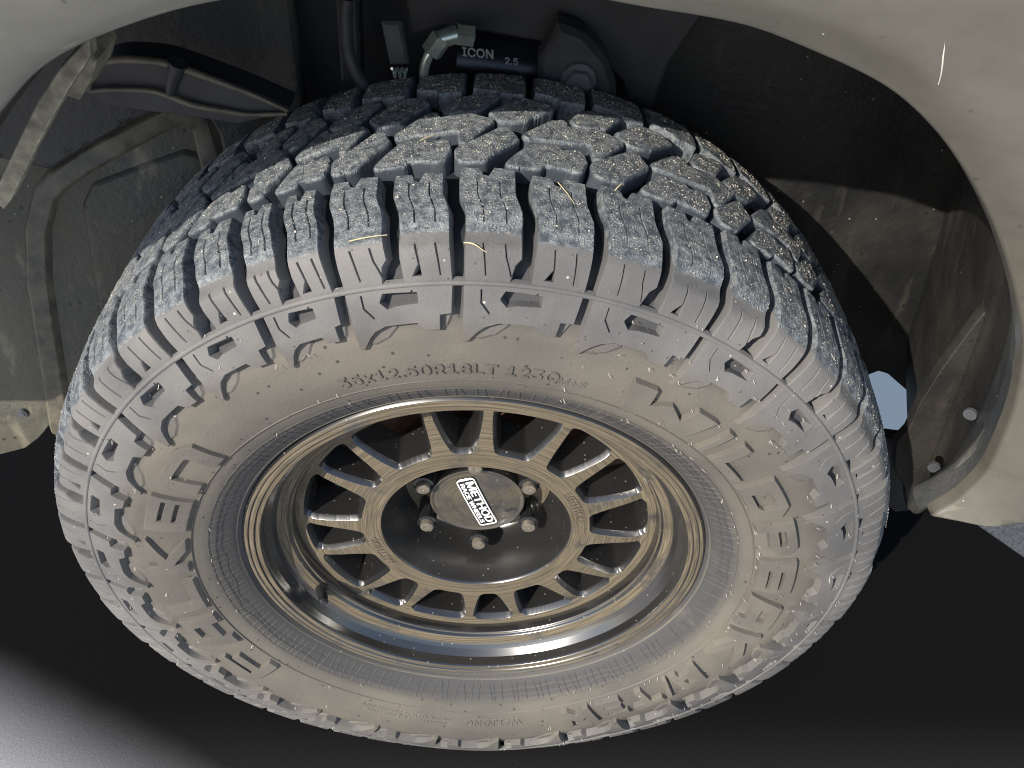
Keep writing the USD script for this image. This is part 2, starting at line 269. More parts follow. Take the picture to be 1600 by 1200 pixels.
import mapbox_earcut
def earcut(p):
    rings = [np.array(p.exterior.coords)[:-1]] + [np.array(i.coords)[:-1] for i in p.interiors]
    v = np.vstack(rings); t = mapbox_earcut.triangulate_float64(v, np.cumsum([len(r) for r in rings]).astype(np.uint32))
    return v, np.array(t, int).reshape(-1, 3)

def emboss(poly, fn, levels, xs, ss, step=0.006):
    """poly in a flat domain; fn(X, S, k) -> points. levels: (outward offset, k) from the top ring down. Returns (v, f)."""
    vs, fs, n = [], [], 0
    def put(v, f):
        nonlocal n
        vs.append(v); fs.append(f + n); n += len(v)
    top = poly.buffer(-1e-5).simplify(1e-5)
    for p in polys(top):
        p = shapely.geometry.polygon.orient(p, 1.0)
        rings = [ring_pts(p.exterior, step)] + [ring_pts(i, step) for i in p.interiors]
        pp = Polygon(rings[0], rings[1:])
        if not pp.is_valid: pp = pp.buffer(0)
        b = pp.bounds
        xe = [b[0] - 1] + [x for x in xs if b[0] < x < b[2]] + [b[2] + 1]
        se = [b[1] - 1] + [s for s in ss if b[1] < s < b[3]] + [b[3] + 1]
        k0 = levels[0][1]
        for i in range(len(se) - 1):
            row = pp.intersection(sbox(b[0] - 1, se[i], b[2] + 1, se[i + 1])) if len(se) > 2 else pp
            for j in range(len(xe) - 1):
                cell = row.intersection(sbox(xe[j], b[1] - 1, xe[j + 1], b[3] + 1)) if len(xe) > 2 else row
                for q in polys(cell):
                    v, t = earcut(q)
                    if len(t): put(fn(v[:, 0], v[:, 1], np.full(len(v), k0)), t)
        for r in rings:
            a = 0.5 * np.sum(r[:, 0] * np.roll(r[:, 1], -1) - np.roll(r[:, 0], -1) * r[:, 1])
            nn = ring_normals(r, True)          # exterior is ccw, holes are cw, so this points out of the solid for both
            m = len(r); rows = []
            for off, k in levels:
                q = r + nn * off
                rows.append(fn(q[:, 0], q[:, 1], np.full(m, k)))
            v = np.vstack(rows); i0 = np.arange(m); i1 = (i0 + 1) % m; f = []
            for l in range(len(levels) - 1):
                A, B = l * m, (l + 1) * m
                f.append(np.stack([A + i0, B + i0, B + i1], 1)); f.append(np.stack([A + i0, B + i1, A + i1], 1))
            put(v, np.vstack(f))
    return np.vstack(vs), np.vstack(fs)

def revolve(profile, n=192, closed=False, a0=0.0, a1=360.0):
    """profile [(R, y)] turned about the axle (the y axis through the origin)."""
    pr = np.array(profile, float)
    full = abs(a1 - a0) >= 360
    t = np.radians(np.linspace(a0, a1, n, endpoint=not full)); m = len(pr)
    v = np.stack([pr[None, :, 0] * np.cos(t)[:, None], np.broadcast_to(pr[None, :, 1], (n, m)), pr[None, :, 0] * np.sin(t)[:, None]], -1).reshape(-1, 3)
    f = []
    for i in range(n if full else n - 1):
        a, b = i * m, ((i + 1) % n) * m
        for j in range(m if closed else m - 1):
            k = (j + 1) % m
            f += [[a + j, b + j, b + k], [a + j, b + k, a + k]]
    return v, np.array(f)

def tube(pts, r, n=8, smooth_path=0):
    p = np.array(pts, float)
    if smooth_path:
        u = np.linspace(0, 1, len(p)); p = PchipInterpolator(u, p)(np.linspace(0, 1, smooth_path))
    r = np.broadcast_to(np.asarray(r, float), (len(p),)) if np.ndim(r) == 0 else np.interp(np.linspace(0, 1, len(p)), np.linspace(0, 1, len(r)), r)
    t = np.gradient(p, axis=0); t /= np.linalg.norm(t, axis=1)[:, None]
    up = np.array([0.13, 0.31, 0.94]); a = np.cross(t, up); a /= np.linalg.norm(a, axis=1)[:, None]; b = np.cross(t, a)
    th = np.linspace(0, 2 * np.pi, n, endpoint=False)
    v = (p[:, None] + r[:, None, None] * (np.cos(th)[None, :, None] * a[:, None] + np.sin(th)[None, :, None] * b[:, None])).reshape(-1, 3)
    f = []
    for i in range(len(p) - 1):
        for j in range(n):
            k = (j + 1) % n
            f += [[i * n + j, (i + 1) * n + j, (i + 1) * n + k], [i * n + j, (i + 1) * n + k, i * n + k]]
    f += [[0, k, k + 1] for k in range(1, n - 1)] + [[(len(p) - 1) * n, (len(p) - 1) * n + k + 1, (len(p) - 1) * n + k] for k in range(1, n - 1)]
    return v, np.array(f)

def text_polys(text, height, bold=True):
    m = meshkit.text_mesh(text, height, depth=0.01, bold=bold)
    f = m.faces[(m.vertices[m.faces][:, :, 2] < 1e-6).all(1)]
    return unary_union([Polygon(m.vertices[t][:, :2]).buffer(1e-6) for t in f])

# ------------------------------------------------------------------ ground
gx = np.linspace(-4, 4, 2)
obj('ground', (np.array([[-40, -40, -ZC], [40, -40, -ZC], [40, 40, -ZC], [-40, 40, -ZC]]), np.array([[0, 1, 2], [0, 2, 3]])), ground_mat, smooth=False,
    label='black tarmac under the truck with a pale fade of light painted into its colour', kind='structure')
obj('painted_line', (np.array([[0.25, 0.572, -ZC + 0.004], [3.0, 0.572, -ZC + 0.004], [3.0, 3.0, -ZC + 0.004], [0.25, 3.0, -ZC + 0.004]]), np.array([[0, 1, 2], [0, 2, 3]])), bright_ground_mat, smooth=False,
    label='added pale ground sheet standing in for the bright light in the gap behind the tyre', kind='structure')  # pale sheet added to stand in for the brightness in the gap

truck = '/World/pickup_truck'
UsdGeom.Xform.Define(stage, truck)
tag(stage.GetPrimAtPath(truck), 'dusty silver pickup truck seen at its wheel arch with a muddy off-road tyre', 'truck')

# ------------------------------------------------------------------ tyre
KX = 0.42 * math.pi / 180                      # metres of the flat domain per degree
#        R_base   y_base     R_top    y_top
TAB = np.array([
    (0.2440, 0.0120, 0.2440, 0.0120), (0.2480, 0.0010, 0.2480, 0.0000), (0.2540, -0.0060, 0.2540, -0.0070), (0.2640, -0.0130, 0.2640, -0.0142),
    (0.2760, -0.0200, 0.2760, -0.0216), (0.2950, -0.0275, 0.2950, -0.0297), (0.3150, -0.0318, 0.3150, -0.0344), (0.3300, -0.0330, 0.3300, -0.0360), (0.3450, -0.0328, 0.3450, -0.0375),
    (0.3590, -0.0290, 0.3605, -0.0372), (0.3750, -0.0225, 0.3790, -0.0325), (0.3885, -0.0165, 0.3942, -0.0264), (0.3995, -0.0100, 0.4085, -0.0228), (0.4090, -0.0045, 0.4175, -0.0192),
    (0.4150, 0.0025, 0.4245, -0.0152), (0.4185, 0.0085, 0.4285, -0.0095), (0.4200, 0.0170, 0.4325, 0.0010), (0.4222, 0.0290, 0.4370, 0.0160), (0.4255, 0.0600, 0.4412, 0.0540),
    (0.4268, 0.0900, 0.4430, 0.0900), (0.4268, 0.1250, 0.4430, 0.1250), (0.4264, 0.1600, 0.4424, 0.1620), (0.4250, 0.1950, 0.4408, 0.1980), (0.4240, 0.2250, 0.4378, 0.2300),
    (0.4160, 0.2450, 0.4320, 0.2550), (0.4000, 0.2620, 0.4150, 0.2720), (0.3750, 0.2760, 0.3800, 0.2830), (0.3400, 0.2840, 0.3430, 0.2880), (0.3000, 0.2800, 0.3000, 0.2840), (0.2600, 0.2640, 0.2600, 0.2660), (0.2460, 0.2500, 0.2460, 0.2500)])
SI = np.concatenate([[0], np.cumsum(np.hypot(*np.diff(TAB[:, :2], axis=0).T))])
CB = PchipInterpolator(SI, TAB)
sd = np.linspace(0, SI[-1], 2000); TD = CB(sd)
def s_of_R(R):                                  # on the outer side wall, top surface
    m = sd < SI[17]; return np.interp(R, TD[m, 2], sd[m])
def s_of_y(y):                                  # across the tread, top surface
    m = sd > SI[13]; return np.interp(y, TD[m, 3], sd[m])
def flat_spot(v):
    th = np.degrees(np.arctan2(v[:, 2], v[:, 0])); d = (th + 90 + 180) % 360 - 180
    R = np.hypot(v[:, 0], v[:, 2])
    v = v.copy(); w = np.exp(-(d / 20.0) ** 2)
    v[:, 1] += np.where(v[:, 1] < 0.12, -1, 1) * 0.006 * w * np.clip((R - 0.27) / 0.05, 0, 1) * np.clip((0.43 - R) / 0.05, 0, 1)
    z = v[:, 2]; lim = -0.4235
    v[:, 2] = np.where(z < lim + 0.01, lim + 0.01 - 0.01 * (1 - np.exp(-np.maximum(lim + 0.01 - z, 0) / 0.01)), z)
    return v
def place(theta, R, y):
    t = np.radians(theta); return flat_spot(np.stack([R * np.cos(t), y, R * np.sin(t)], 1))
def tyre_k(X, S, k):                            # k = 0 carcass .. 1 top of the blocks
    t = CB(S); return place(X / KX, t[:, 0] + (t[:, 2] - t[:, 0]) * k, t[:, 1] + (t[:, 3] - t[:, 1]) * k)
dCB = CB.derivative()
def tyre_h(X, S, h):                            # h metres above the carcass
    t, d = CB(S), dCB(S); n = np.stack([-d[:, 1], d[:, 0]], 1); n /= np.linalg.norm(n, axis=1)[:, None]; n = np.where((S < SI[18])[:, None], np.stack([np.abs(n[:, 0]) * np.sign(0 - d[:, 1]), -np.abs(n[:, 1])], 1), n)
    return place(X / KX, t[:, 0] + n[:, 0] * h, t[:, 1] + n[:, 1] * h)

prof = CB(np.concatenate([np.linspace(0, SI[20], 70), np.linspace(SI[20], SI[-1], 40)[1:]]))[:, :2]
cv, cf = revolve(prof, 360)
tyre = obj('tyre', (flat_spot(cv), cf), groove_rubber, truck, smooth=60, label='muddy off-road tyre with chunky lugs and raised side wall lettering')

A0 = [140.76, 126.8, 114.1, 103.7, 90.05, 75.2, 60.05, 47.0, 33.8]
rest = np.linspace(33.8, 140.76 - 360, 20)[1:-1]
PITCH = A0 + list(rest)                          # left edge of each pitch, going clockwise
NP = len(PITCH)
def sgrid(a, b, st): return list(np.arange(a, b, st))
S_SIDE = sgrid(0, SI[-1], 0.0065)
S_TREAD = sgrid(SI[14], SI[-1], 0.02)
XG = sgrid(-260 * KX, 200 * KX, 0.011)
def jog(y):                                      # the shoulder grooves step sideways half way across
    return np.interp(y, [-0.03, 0.010, 0.030, 0.07], [0.0, 0.05, 0.85, 1.0])

def lug_outline(tl, tr, jit):
    """shoulder lug between groove centres tl > tr (degrees), from the back edge on the tread down to the ridge on the side wall."""
    g = 0.92
    W = tl - tr
    yb = 0.0530 + 0.0045 * jit
    def P(th, y): return (th * KX, s_of_y(y))
    left = [P(tl - g + jog(y), y) for y in (yb - 0.004, 0.034, 0.028, 0.012, 0.004, -0.008)]
    right = [P(tr + g + jog(y), y) for y in (-0.008, 0.004, 0.012, 0.028, 0.034, yb + 0.006)]
    c = tl - W * 0.5
    back = [P(c - W * 0.10 + 1.0, yb + 0.008), P(c - W * 0.02 + 1.0, yb - 0.004), P(c + W * 0.06 + 1.0, yb - 0.002), P(c + W * 0.10 + 1.0, yb + 0.006), P(tl - g + 0.8, yb + 0.007)]
    return left, right, back

def sipe(th0, slant, ys):
    return LineString([((th0 + jog(y) + slant * 0) * KX, s_of_y(y)) for y in ys]).buffer(0.00085, cap_style=2)

sR = {R: float(s_of_R(R)) for R in (0.345, 0.347, 0.350, 0.357, 0.360, 0.363, 0.371, 0.378, 0.380, 0.388, 0.390, 0.3915, 0.394, 0.3955, 0.397, 0.400, 0.41, 0.415, 0.42, 0.424)}
TOPS = []                                        # tread-top polygons, to scatter grit on
def emit(name, poly, material, levels, ss, parent=None, smooth=34, fn=tyre_k, step=0.006):
    return obj(name, emboss(poly, fn, levels, XG, ss, step), material, parent or tyre, smooth=smooth)

for i in range(NP):
    a = PITCH[i]; b = PITCH[(i + 1) % NP]
    if b > a: b -= 360
    W = b - a                                    # negative
    mid = (a + b) / 2
    pr = np.random.default_rng(100 + i)
    # ---- near shoulder lugs, two per pitch; they run over the corner down to the ridge
    for h, (tl, tr) in enumerate(((a, mid), (mid, b))):
        left, right, back = lug_outline(tl, tr, pr.uniform(-1, 1))
        w = tl - tr
        if h == 0:   # left edge along the deep groove, right edge flares into the funnel above the pocket
            side_l = [((tl - 0.80) * KX, sR[0.415]), ((tl - 0.78) * KX, sR[0.3955])]
            side_r = [((tr + 1.75) * KX, sR[0.3955]), ((tr + 1.35) * KX, sR[0.41]), ((tr + 0.75) * KX, sR[0.415])]
        else:
            side_l = [((tl - 0.75) * KX, sR[0.415]), ((tl - 0.80) * KX, sR[0.41]), ((tl - 0.85) * KX, sR[0.3955])]
            side_r = [((tr + 0.72) * KX, sR[0.3955]), ((tr + 0.80) * KX, sR[0.415])]
        poly = Polygon(left + side_l + side_r + right + back).buffer(0)
        cut = []
        for q in (0.36, 0.67):
            th = tl - w * q
            cut.append(sipe(th, 0, (0.046, 0.034, 0.028, 0.012, 0.000)))
            cut.append(LineString([((th + 0.05) * KX, sR[0.424]), ((th - 0.15) * KX, sR[0.415]), ((th - 0.35 - (0.5 if h == 0 and q > 0.5 else 0)) * KX, sR[0.400])]).buffer(0.0010, cap_style=2))
        if h == 1:  # small wedge nick at the foot of the first side sipe
            th = tl - w * 0.36
            cut.append(Polygon([((th - 0.1) * KX, sR[0.41]), ((th + 0.75) * KX, sR[0.400]), ((th - 0.40) * KX, sR[0.400])]))
        # irregular chips bitten out of the lug's edges
        for _ in range(8):
            e = pr.integers(0, 2); y = pr.uniform(-0.005, 0.05)
            th = (tl - 0.66 if e else tr + 0.66) + jog(y)
            cut.append(Point(th * KX, float(s_of_y(y))).buffer(pr.uniform(0.0008, 0.0023), 3))
        poly = poly.difference(unary_union(cut))
        ktop = 1.0
        if h == (i % 2):
            def fn(X, S, k):                     # every other lug carries a bevelled corner
                y = CB(S)[:, 3]; R = CB(S)[:, 2]
                c = np.clip(1 - np.abs(S - s_of_y(-0.0105)) / 0.011, 0, 1)
                return tyre_k(X, S, k * (1 - 0.30 * c))
        else:
            fn = tyre_k
        emit('shoulder_lug', poly, rubber, [(0, 1.0), (0.0005, 0.955), (0.0009, 0.86), (0.0022, -0.05)], S_SIDE, fn=fn)
        TOPS.append((Polygon(left + right + back).buffer(-0.001), 0))
    # ---- centre rows
    def C(pts, da=0.0, dy=0.0, grow=0.0):
        g = Polygon([((a + u * W) * KX, float(s_of_y(y + dy))) for u, y in pts]).buffer(0)
        g = g.buffer(-0.0056).buffer(0.0028 + grow, join_style=1, quad_segs=2)
        for _ in range(7):
            c = np.array(g.exterior.interpolate(pr.uniform(0, 1), normalized=True).coords[0])
            g = g.difference(Point(c).buffer(pr.uniform(0.0006, 0.0018), 3))
        g = max(polys(g), key=lambda q: q.area)
        return g
    def sip(g, pts):
        return g.difference(LineString([((a + u * W) * KX, float(s_of_y(y))) for u, y in pts]).buffer(0.0006, cap_style=2))
    near1 = C([(-.08, .093), (.00, .102), (.25, .133), (.34, .133), (.43, .112), (.17, .071), (.02, .069), (-.06, .073)])
    near2 = C([(.25, .066), (.47, .107), (.60, .111), (.70, .112), (.735, .106), (.78, .108), (.90, .111), (.925, .090), (.87, .070), (.60, .073), (.57, .066), (.40, .066)])
    near2 = sip(near2, [(.60, .066), (.63, .080), (.60, .098)])
    midb = C([(.40, .121), (.53, .140), (.64, .155), (.77, .163), (.80, .150), (1.04, .157), (1.27, .144), (1.05, .103), (1.0, .093), (.945, .098), (.935, .120), (.70, .116), (.45, .1135)])
    midb = sip(midb, [(.62, .119), (.66, .132), (.62, .146)])
    far1 = C([(-.21, .162), (-.11, .187), (.05, .194), (.24, .200), (.265, .189), (.105, .158), (-.05, .152), (-.17, .151)])
    far2 = C([(.145, .1575), (.40, .194), (.61, .192), (.71, .177), (.47, .146), (.35, .140), (.25, .140)])
    far2 = sip(far2, [(.36, .150), (.42, .162), (.44, .180)])
    for g in (near1, near2, midb, far1, far2):
        emit('tread_block', g, block_rubber, [(0, 1.0), (0.0008, 0.965), (0.0015, 0.88), (0.0030, -0.05)], S_TREAD)
        TOPS.append((g.buffer(-0.001), 1))
    for h, (tl, tr) in enumerate(((a, mid), (mid, b))):   # far shoulder
        w = tl - tr
        pts = [(tl - 0.6, .208), (tl - 0.45 * w, .203), (tl - 0.5 * w, .197), (tr + 0.9, .199), (tr + 0.65, .212), (tr + 0.65, .262), (tl - 0.65, .262)]
        g = Polygon([(t * KX, float(s_of_y(y))) for t, y in pts]).buffer(0)
        emit('far_shoulder_lug', g, rubber, [(0, 1.0), (0.0006, 0.95), (0.0026, -0.05)], sgrid(SI[18], SI[-1], 0.013))
        TOPS.append((g.buffer(-0.001), 2))
    # ---- side wall block under the ridge with its pocket, stepped foot and tip
    def D(pts): return Polygon([((a - d) * KX, float(s_of_R(R))) for d, R in pts]).buffer(0)
    L = a - b
    k = L / 14.85
    main = D([(0.62, .3930), (0.55, .375), (0.20, .3445), (0.9 * k, .3450), (2.2 * k, .3545), (3.2 * k, .3600), (4.8 * k, .3640), (9.2 * k, .3645), (10.0 * k, .3575), (12.1 * k, .3570), (12.3 * k, .3705), (L - 0.95, .3715), (L - 0.70, .3930)])
    pk = L * 0.5
    pocket = D([(pk - 2.1 * k, .3895), (pk + 2.3 * k, .3885), (pk + 2.3 * k, .3800), (pk - 0.6 * k, .3790), (pk - 1.8 * k, .3770), (pk - 2.7 * k, .3830)])
    slit = LineString([((a - 2.6 * k) * KX, sR[0.390]), ((a - 2.6 * k) * KX, sR[0.380]), ((a - 3.7 * k) * KX, sR[0.371])]).buffer(0.0009, cap_style=2)
    slit2 = LineString([((a - 9.1 * k) * KX, sR[0.390]), ((a - 8.3 * k) * KX, sR[0.380])]).buffer(0.0009, cap_style=2)
    body = main.difference(unary_union([pocket.buffer(-0.0012).buffer(0.0012), slit, slit2]))
    emit('side_block', body, rubber, [(0, 1.0), (0.0004, 0.93), (0.0018, -0.05)], S_SIDE)
    foot = D([(1.5 * k, .3475), (2.6 * k, .3460), (4.6 * k, .3510), (6.0 * k, .3590), (6.0 * k, .3650), (2.6 * k, .3620)])
    foot2 = D([(12.0 * k, .3560), (13.0 * k, .3585), (L - 0.75, .3730), (12.1 * k, .3720)])
    for g in (foot, foot2):
        g = g.buffer(-0.0005).buffer(0.0005)
        if not g.is_empty: emit('side_step', max(polys(g), key=lambda q: q.area), rubber, [(0, 0.24), (0.0005, 0.19), (0.0030, -0.05)], S_SIDE)

# the thin ridge that runs over lugs and grooves
t0 = CB(s_of_R(0.3942)); rr, ry = t0[2], t0[3]
rv, rf = revolve([(rr - 0.0024, ry + 0.005), (rr - 0.0022, ry - 0.0002), (rr - 0.0012, ry - 0.0014), (rr + 0.0010, ry - 0.0014), (rr + 0.0022, ry + 0.0004), (rr + 0.0026, ry + 0.005)], 360)
obj('moulding_ring', (flat_spot(rv), rf), rubber, tyre, smooth=60)
for R in (0.2925, 0.2520):
    t = CB(s_of_R(R)); r0, y0 = t[0], t[1]
    rv, rf = revolve([(r0 - 0.0010, y0 + 0.002), (r0 - 0.0006, y0 - 0.0006), (r0 + 0.0004, y0 - 0.0012), (r0 + 0.0012, y0 + 0.001)], 300)
    obj('moulding_ring', (flat_spot(rv), rf), rubber, tyre, smooth=60)

# raised lettering; blocky letters drawn as strokes in a unit cell
def strk(lines, t): return unary_union([LineString(l).buffer(t / 2, cap_style=3 if len(l) > 1 else 1, join_style=2) for l in lines])
def poly_letter(ch, w):
    t = 0.25; q = t / 2; m = w - q
    L = {'F': [[(q, q), (q, 1 - q), (m, 1 - q)], [(q, 0.5), (m - 0.12, 0.5)]],
         'A': [[(q, 0), (w * 0.36, 1 - q), (m, 1 - q), (m, 0)], [(q + 0.12, 0.33), (m, 0.33)]],
         'L': [[(q, 1), (q, q), (m, q)]],
         'K': [[(q, 0), (q, 1)], [(m, 1), (q + 0.12, 0.5), (m, 0)]],
         'N': [[(q, 0), (q, 1 - q - 0.1), (q + 0.12, 1 - q), (m - 0.12, 1 - q), (m, 1 - q - 0.12), (m, 0)]],
         'W': [[(q, 1), (q + 0.08, q), (w / 2, 0.55), (m - 0.08, q), (m, 1)]],
         'I': [[(w / 2, 0), (w / 2, 1)]],
         'D': [[(q, q), (q, 1 - q), (m - 0.18, 1 - q), (m, 1 - q - 0.2), (m, q + 0.2), (m - 0.18, q), (q, q)]],
         'P': [[(q, 0), (q, 1 - q), (m - 0.12, 1 - q), (m, 1 - q - 0.12), (m, 0.55), (m - 0.12, 0.42), (q, 0.42)]],
         'T': [[(w / 2, 0), (w / 2, 1 - q)], [(q, 1 - q), (m, 1 - q)]],
         '/': [[(q, 0), (m, 1)]],
         '3': [[(q, 1 - q), (m, 1 - q), (m, q), (q, q)], [(q + 0.1, 0.5), (m, 0.5)]]}
    if ch == 'E':
        return Polygon([(0, 0), (w, 0), (w, 1), (0, 1)]).difference(unary_union([sbox(0.30, 0.27, w - 0.10, 0.39), sbox(0.30, 0.61, w - 0.10, 0.73)]))
    return strk(L[ch], t).intersection(sbox(-0.02, 0, w + 0.02, 1))
S_LET = sgrid(0, SI[12], 0.009)
def letters(seq, R0, R1, h, name='raised_letter'):
    s0, s1 = float(s_of_R(R0)), float(s_of_R(R1))
    for ch, th, wdeg in seq:
        scale_y = s1 - s0
        wu = 1.0
        g = poly_letter(ch, wu)
        g = affinity.affine_transform(g, [-wdeg * KX, 0, 0, scale_y, (th + wdeg / 2) * KX, s0])
        g = g.buffer(-0.0008).buffer(0.0008)
        for p in polys(g):
            obj(name, emboss(p, tyre_h, [(0, h), (0.0003, h * 0.93), (0.0009, -0.0003)], XG, S_LET), rubber, tyre, smooth=34)
letters([('F', 211, 10.5), ('A', 197.5, 11.5), ('L', 184, 10), ('K', 171, 10), ('E', 158, 9.5), ('N', 144.5, 12.5)], 0.296, 0.336, 0.0050)
letters([('W', 57, 15.5), ('I', 45.8, 4.6), ('L', 38.5, 8), ('D', 27.5, 10), ('P', 16, 9.5), ('E', 4, 10), ('A', -8.5, 11), ('K', -21.5, 11)], 0.296, 0.334, 0.0062)
letters([('A', -36, 8), ('/', -43, 4), ('T', -49.5, 7.5), ('3', -58, 6.5), ('W', -66.5, 8.5)], 0.298, 0.330, 0.0060)

def small_text(text, R, th_mid, height, h, name):
    g = text_polys(text, height); b = g.bounds; scale = (0.42 / R)
    g = affinity.affine_transform(g, [-scale, 0, 0, 1, th_mid * KX + scale * (b[0] + b[2]) / 2, float(s_of_R(R))])
    parts = [emboss(p, tyre_h, [(0, h), (0.0005, -0.0002)], [], [], step=0.004) for p in polys(g.simplify(0.00015))]
    obj(name, cat_mesh(*parts), rubber, tyre, smooth=30)
small_text('35x12.50R18LT 123Q', 0.3035, 92.5, 0.0125, 0.0016, 'size_lettering')
small_text('M+S', 0.3035, 72.8, 0.0085, 0.0007, 'size_lettering')
small_text('WARNING', 0.3030, -87.0, 0.0105, 0.0010, 'warning_lettering')
small_text('SERIOUS INJURY MAY RESULT FROM', 0.3095, -108.0, 0.0042, 0.0007, 'warning_lettering')
small_text('TIRE FAILURE DUE TO UNDERINFLATION', 0.3020, -108.0, 0.0042, 0.0007, 'warning_lettering')

# net of fine ribs moulded beside the bead
parts = []
nr = np.random.default_rng(5)
for i in range(168):
    th = i * 360 / 168 + nr.uniform(-0.5, 0.5); sl = nr.uniform(-0.9, 0.9)
    l = LineString([((th) * KX, s_of_R(0.2555)), ((th + sl * 0.6) * KX, s_of_R(0.266)), ((th + sl) * KX, s_of_R(0.2765))]).buffer(0.0006, cap_style=2)
    parts.append(emboss(l, tyre_h, [(0, 0.0013), (0.0009, -0.0002)], [], [], step=0.005))
for R, amp, ph in ((0.2640, 0.0030, 0), (0.2705, 0.0025, 2.0), (0.2770, 0.0006, 4.0)):
    for j in range(60):
        t = np.linspace(j * 6, j * 6 + 6, 5)
        l = LineString([(q * KX, float(s_of_R(R + amp * (meshkit.noise(np.array([q * 0.21 % 75.6, ph, 0.3])) - 0.5) * 2))) for q in t]).buffer(0.0006, cap_style=2)
        parts.append(emboss(l, tyre_h, [(0, 0.0011), (0.0008, -0.0002)], [], [], step=0.006))
obj('bead_net', cat_mesh(*parts), groove_rubber, tyre, smooth=30)

# tiny moulding whiskers, most of them on the trailing half
hv, hf, n = [], [], 0
for i in range(230):
    th = nr.uniform(-75, 75) if i < 175 else nr.uniform(110, 240)
    R = nr.choice([0.398, 0.385, 0.372, 0.352, 0.330, 0.296, 0.2775]) + nr.uniform(-0.002, 0.002); s = s_of_R(R)
    X = np.array([th * KX]); S = np.array([float(s)])
    p0 = tyre_k(X, S, np.array([0.9 if R > 0.345 else 0.0]))[0]
    d = np.array([nr.normal(0.3, 0.3), -1.0, nr.normal(-0.2, 0.35)]); d /= np.linalg.norm(d)
    ln = nr.uniform(0.002, 0.005); w = 0.00042
    e1 = np.cross(d, [0.3, 0.5, 0.8]); e1 /= np.linalg.norm(e1); e2 = np.cross(d, e1)
    ring = [p0 + w * (math.cos(q) * e1 + math.sin(q) * e2) for q in (0, 2.1, 4.2)] + [p0 + d * ln + w * 0.6 * (math.cos(q) * e1 + math.sin(q) * e2) for q in (0, 2.1, 4.2)]
    hv += ring; hf += [[n, n + 1, n + 4], [n, n + 4, n + 3], [n + 1, n + 2, n + 5], [n + 1, n + 5, n + 4], [n + 2, n, n + 3], [n + 2, n + 3, n + 5], [n + 3, n + 4, n + 5]]; n += 6
p = obj('rubber_whiskers', (np.array(hv), np.array(hf)), whisker_mat, tyre, smooth=False, kind='stuff')

# ------------------------------------------------------------------ rim
barrel = [(0.2476, 0.012), (0.2479, 0.004), (0.2474, 0.0), (0.2450, -0.0030), (0.2420, -0.0034), (0.2405, -0.0020), (0.2398, -0.0018), (0.2385, -0.0026), (0.2355, -0.0026), (0.2345, -0.0010),
          (0.2335, -0.0006), (0.2300, -0.0006), (0.2288, 0.0004), (0.2280, 0.0030), (0.2276, 0.0070), (0.2270, 0.0125), (0.2215, 0.0205), (0.2185, 0.0232), (0.2166, 0.0246), (0.2158, 0.0250), (0.2085, 0.0278),
          (0.2066, 0.0284), (0.2058, 0.0300), (0.2050, 0.0320), (0.2036, 0.0326), (0.2028, 0.0318), (0.2018, 0.0330), (0.2005, 0.0400)]
def refine(pr, r=0.0004):
    out = [pr[0]]
    for a_, b_, c_ in zip(pr[:-2], pr[1:-1], pr[2:]):
        a_, b_, c_ = map(np.array, (a_, b_, c_)); d1 = a_ - b_; d2 = c_ - b_
        out += [tuple(b_ + d1 / np.linalg.norm(d1) * min(r, np.linalg.norm(d1) * 0.3)), tuple(b_ + d2 / np.linalg.norm(d2) * min(r, np.linalg.norm(d2) * 0.3))]
    return out + [pr[-1]]
back = [(0.2005, 0.0600), (0.1985, 0.0800), (0.1990, 0.1500), (0.2030, 0.2100), (0.2250, 0.2350), (0.2460, 0.2500)]
rim = obj('rim', revolve(refine(barrel) + back, 256), rim_mat, truck, smooth=40, label='black alloy rim caked with tan mud')

SPOKES = [177.5, 151.0, 133.0, 104.0, 84.6, 59.0, 38.8, 16.5, -7.0, -31.2, -50.8, -75.5, -94.2, -119.0, -137.8, -164.0]
def pol(R, th): return (R * math.cos(math.radians(th)), R * math.sin(math.radians(th)))
def arc(R, t0, t1, n=14): return [pol(R, t) for t in np.linspace(t0, t1, n)]
holes = []
for i in range(16):
    tl, tr = SPOKES[i], SPOKES[(i + 1) % 16]
    if tr > tl: tr -= 360
    def edge(th, sgn, R, w): return th + sgn * math.degrees(w / R)
    pts = arc(0.1915, edge(tl, -1, 0.1915, 0.0046), edge(tr, 1, 0.1915, 0.0046))
    pts += [pol(R, edge(tr, 1, R, w)) for R, w in ((0.175, 0.0044), (0.155, 0.0060), (0.140, 0.0080), (0.131, 0.0100))]
    pts += arc(0.1265, edge(tr, 1, 0.1265, 0.0100), edge(tl, -1, 0.1265, 0.0100), 8)
    pts += [pol(R, edge(tl, -1, R, w)) for R, w in ((0.131, 0.0100), (0.140, 0.0080), (0.155, 0.0060), (0.175, 0.0044))]
    g = Polygon(pts).buffer(0).buffer(-0.0088, quad_segs=6).buffer(0.0088, quad_segs=6)
    holes.append(max(polys(g), key=lambda q: q.area))
plate = Point(0, 0).buffer(0.2012, quad_segs=48).difference(Point(0, 0).buffer(0.1062, quad_segs=40)).difference(unary_union(holes))
FY = PchipInterpolator([0.10, 0.112, 0.128, 0.150, 0.172, 0.181, 0.187, 0.192, 0.205], [0.0400, 0.0395, 0.0395, 0.0405, 0.0425, 0.0440, 0.0465, 0.0445, 0.0440])
def face_fn(X, S, d):
    R = np.hypot(X, S); return np.stack([X, FY(R) + d, S], 1)
cuts = [Point(0, 0).buffer(0.1295, quad_segs=64), Point(0, 0).buffer(0.1885, quad_segs=64)]
lev = [(-0.0002, 0.0), (0.0, 0.0003), (-0.0, 0.0003)]
def wall_levels(): return [(0.0, 0.0), (-0.0003, 0.0003)]
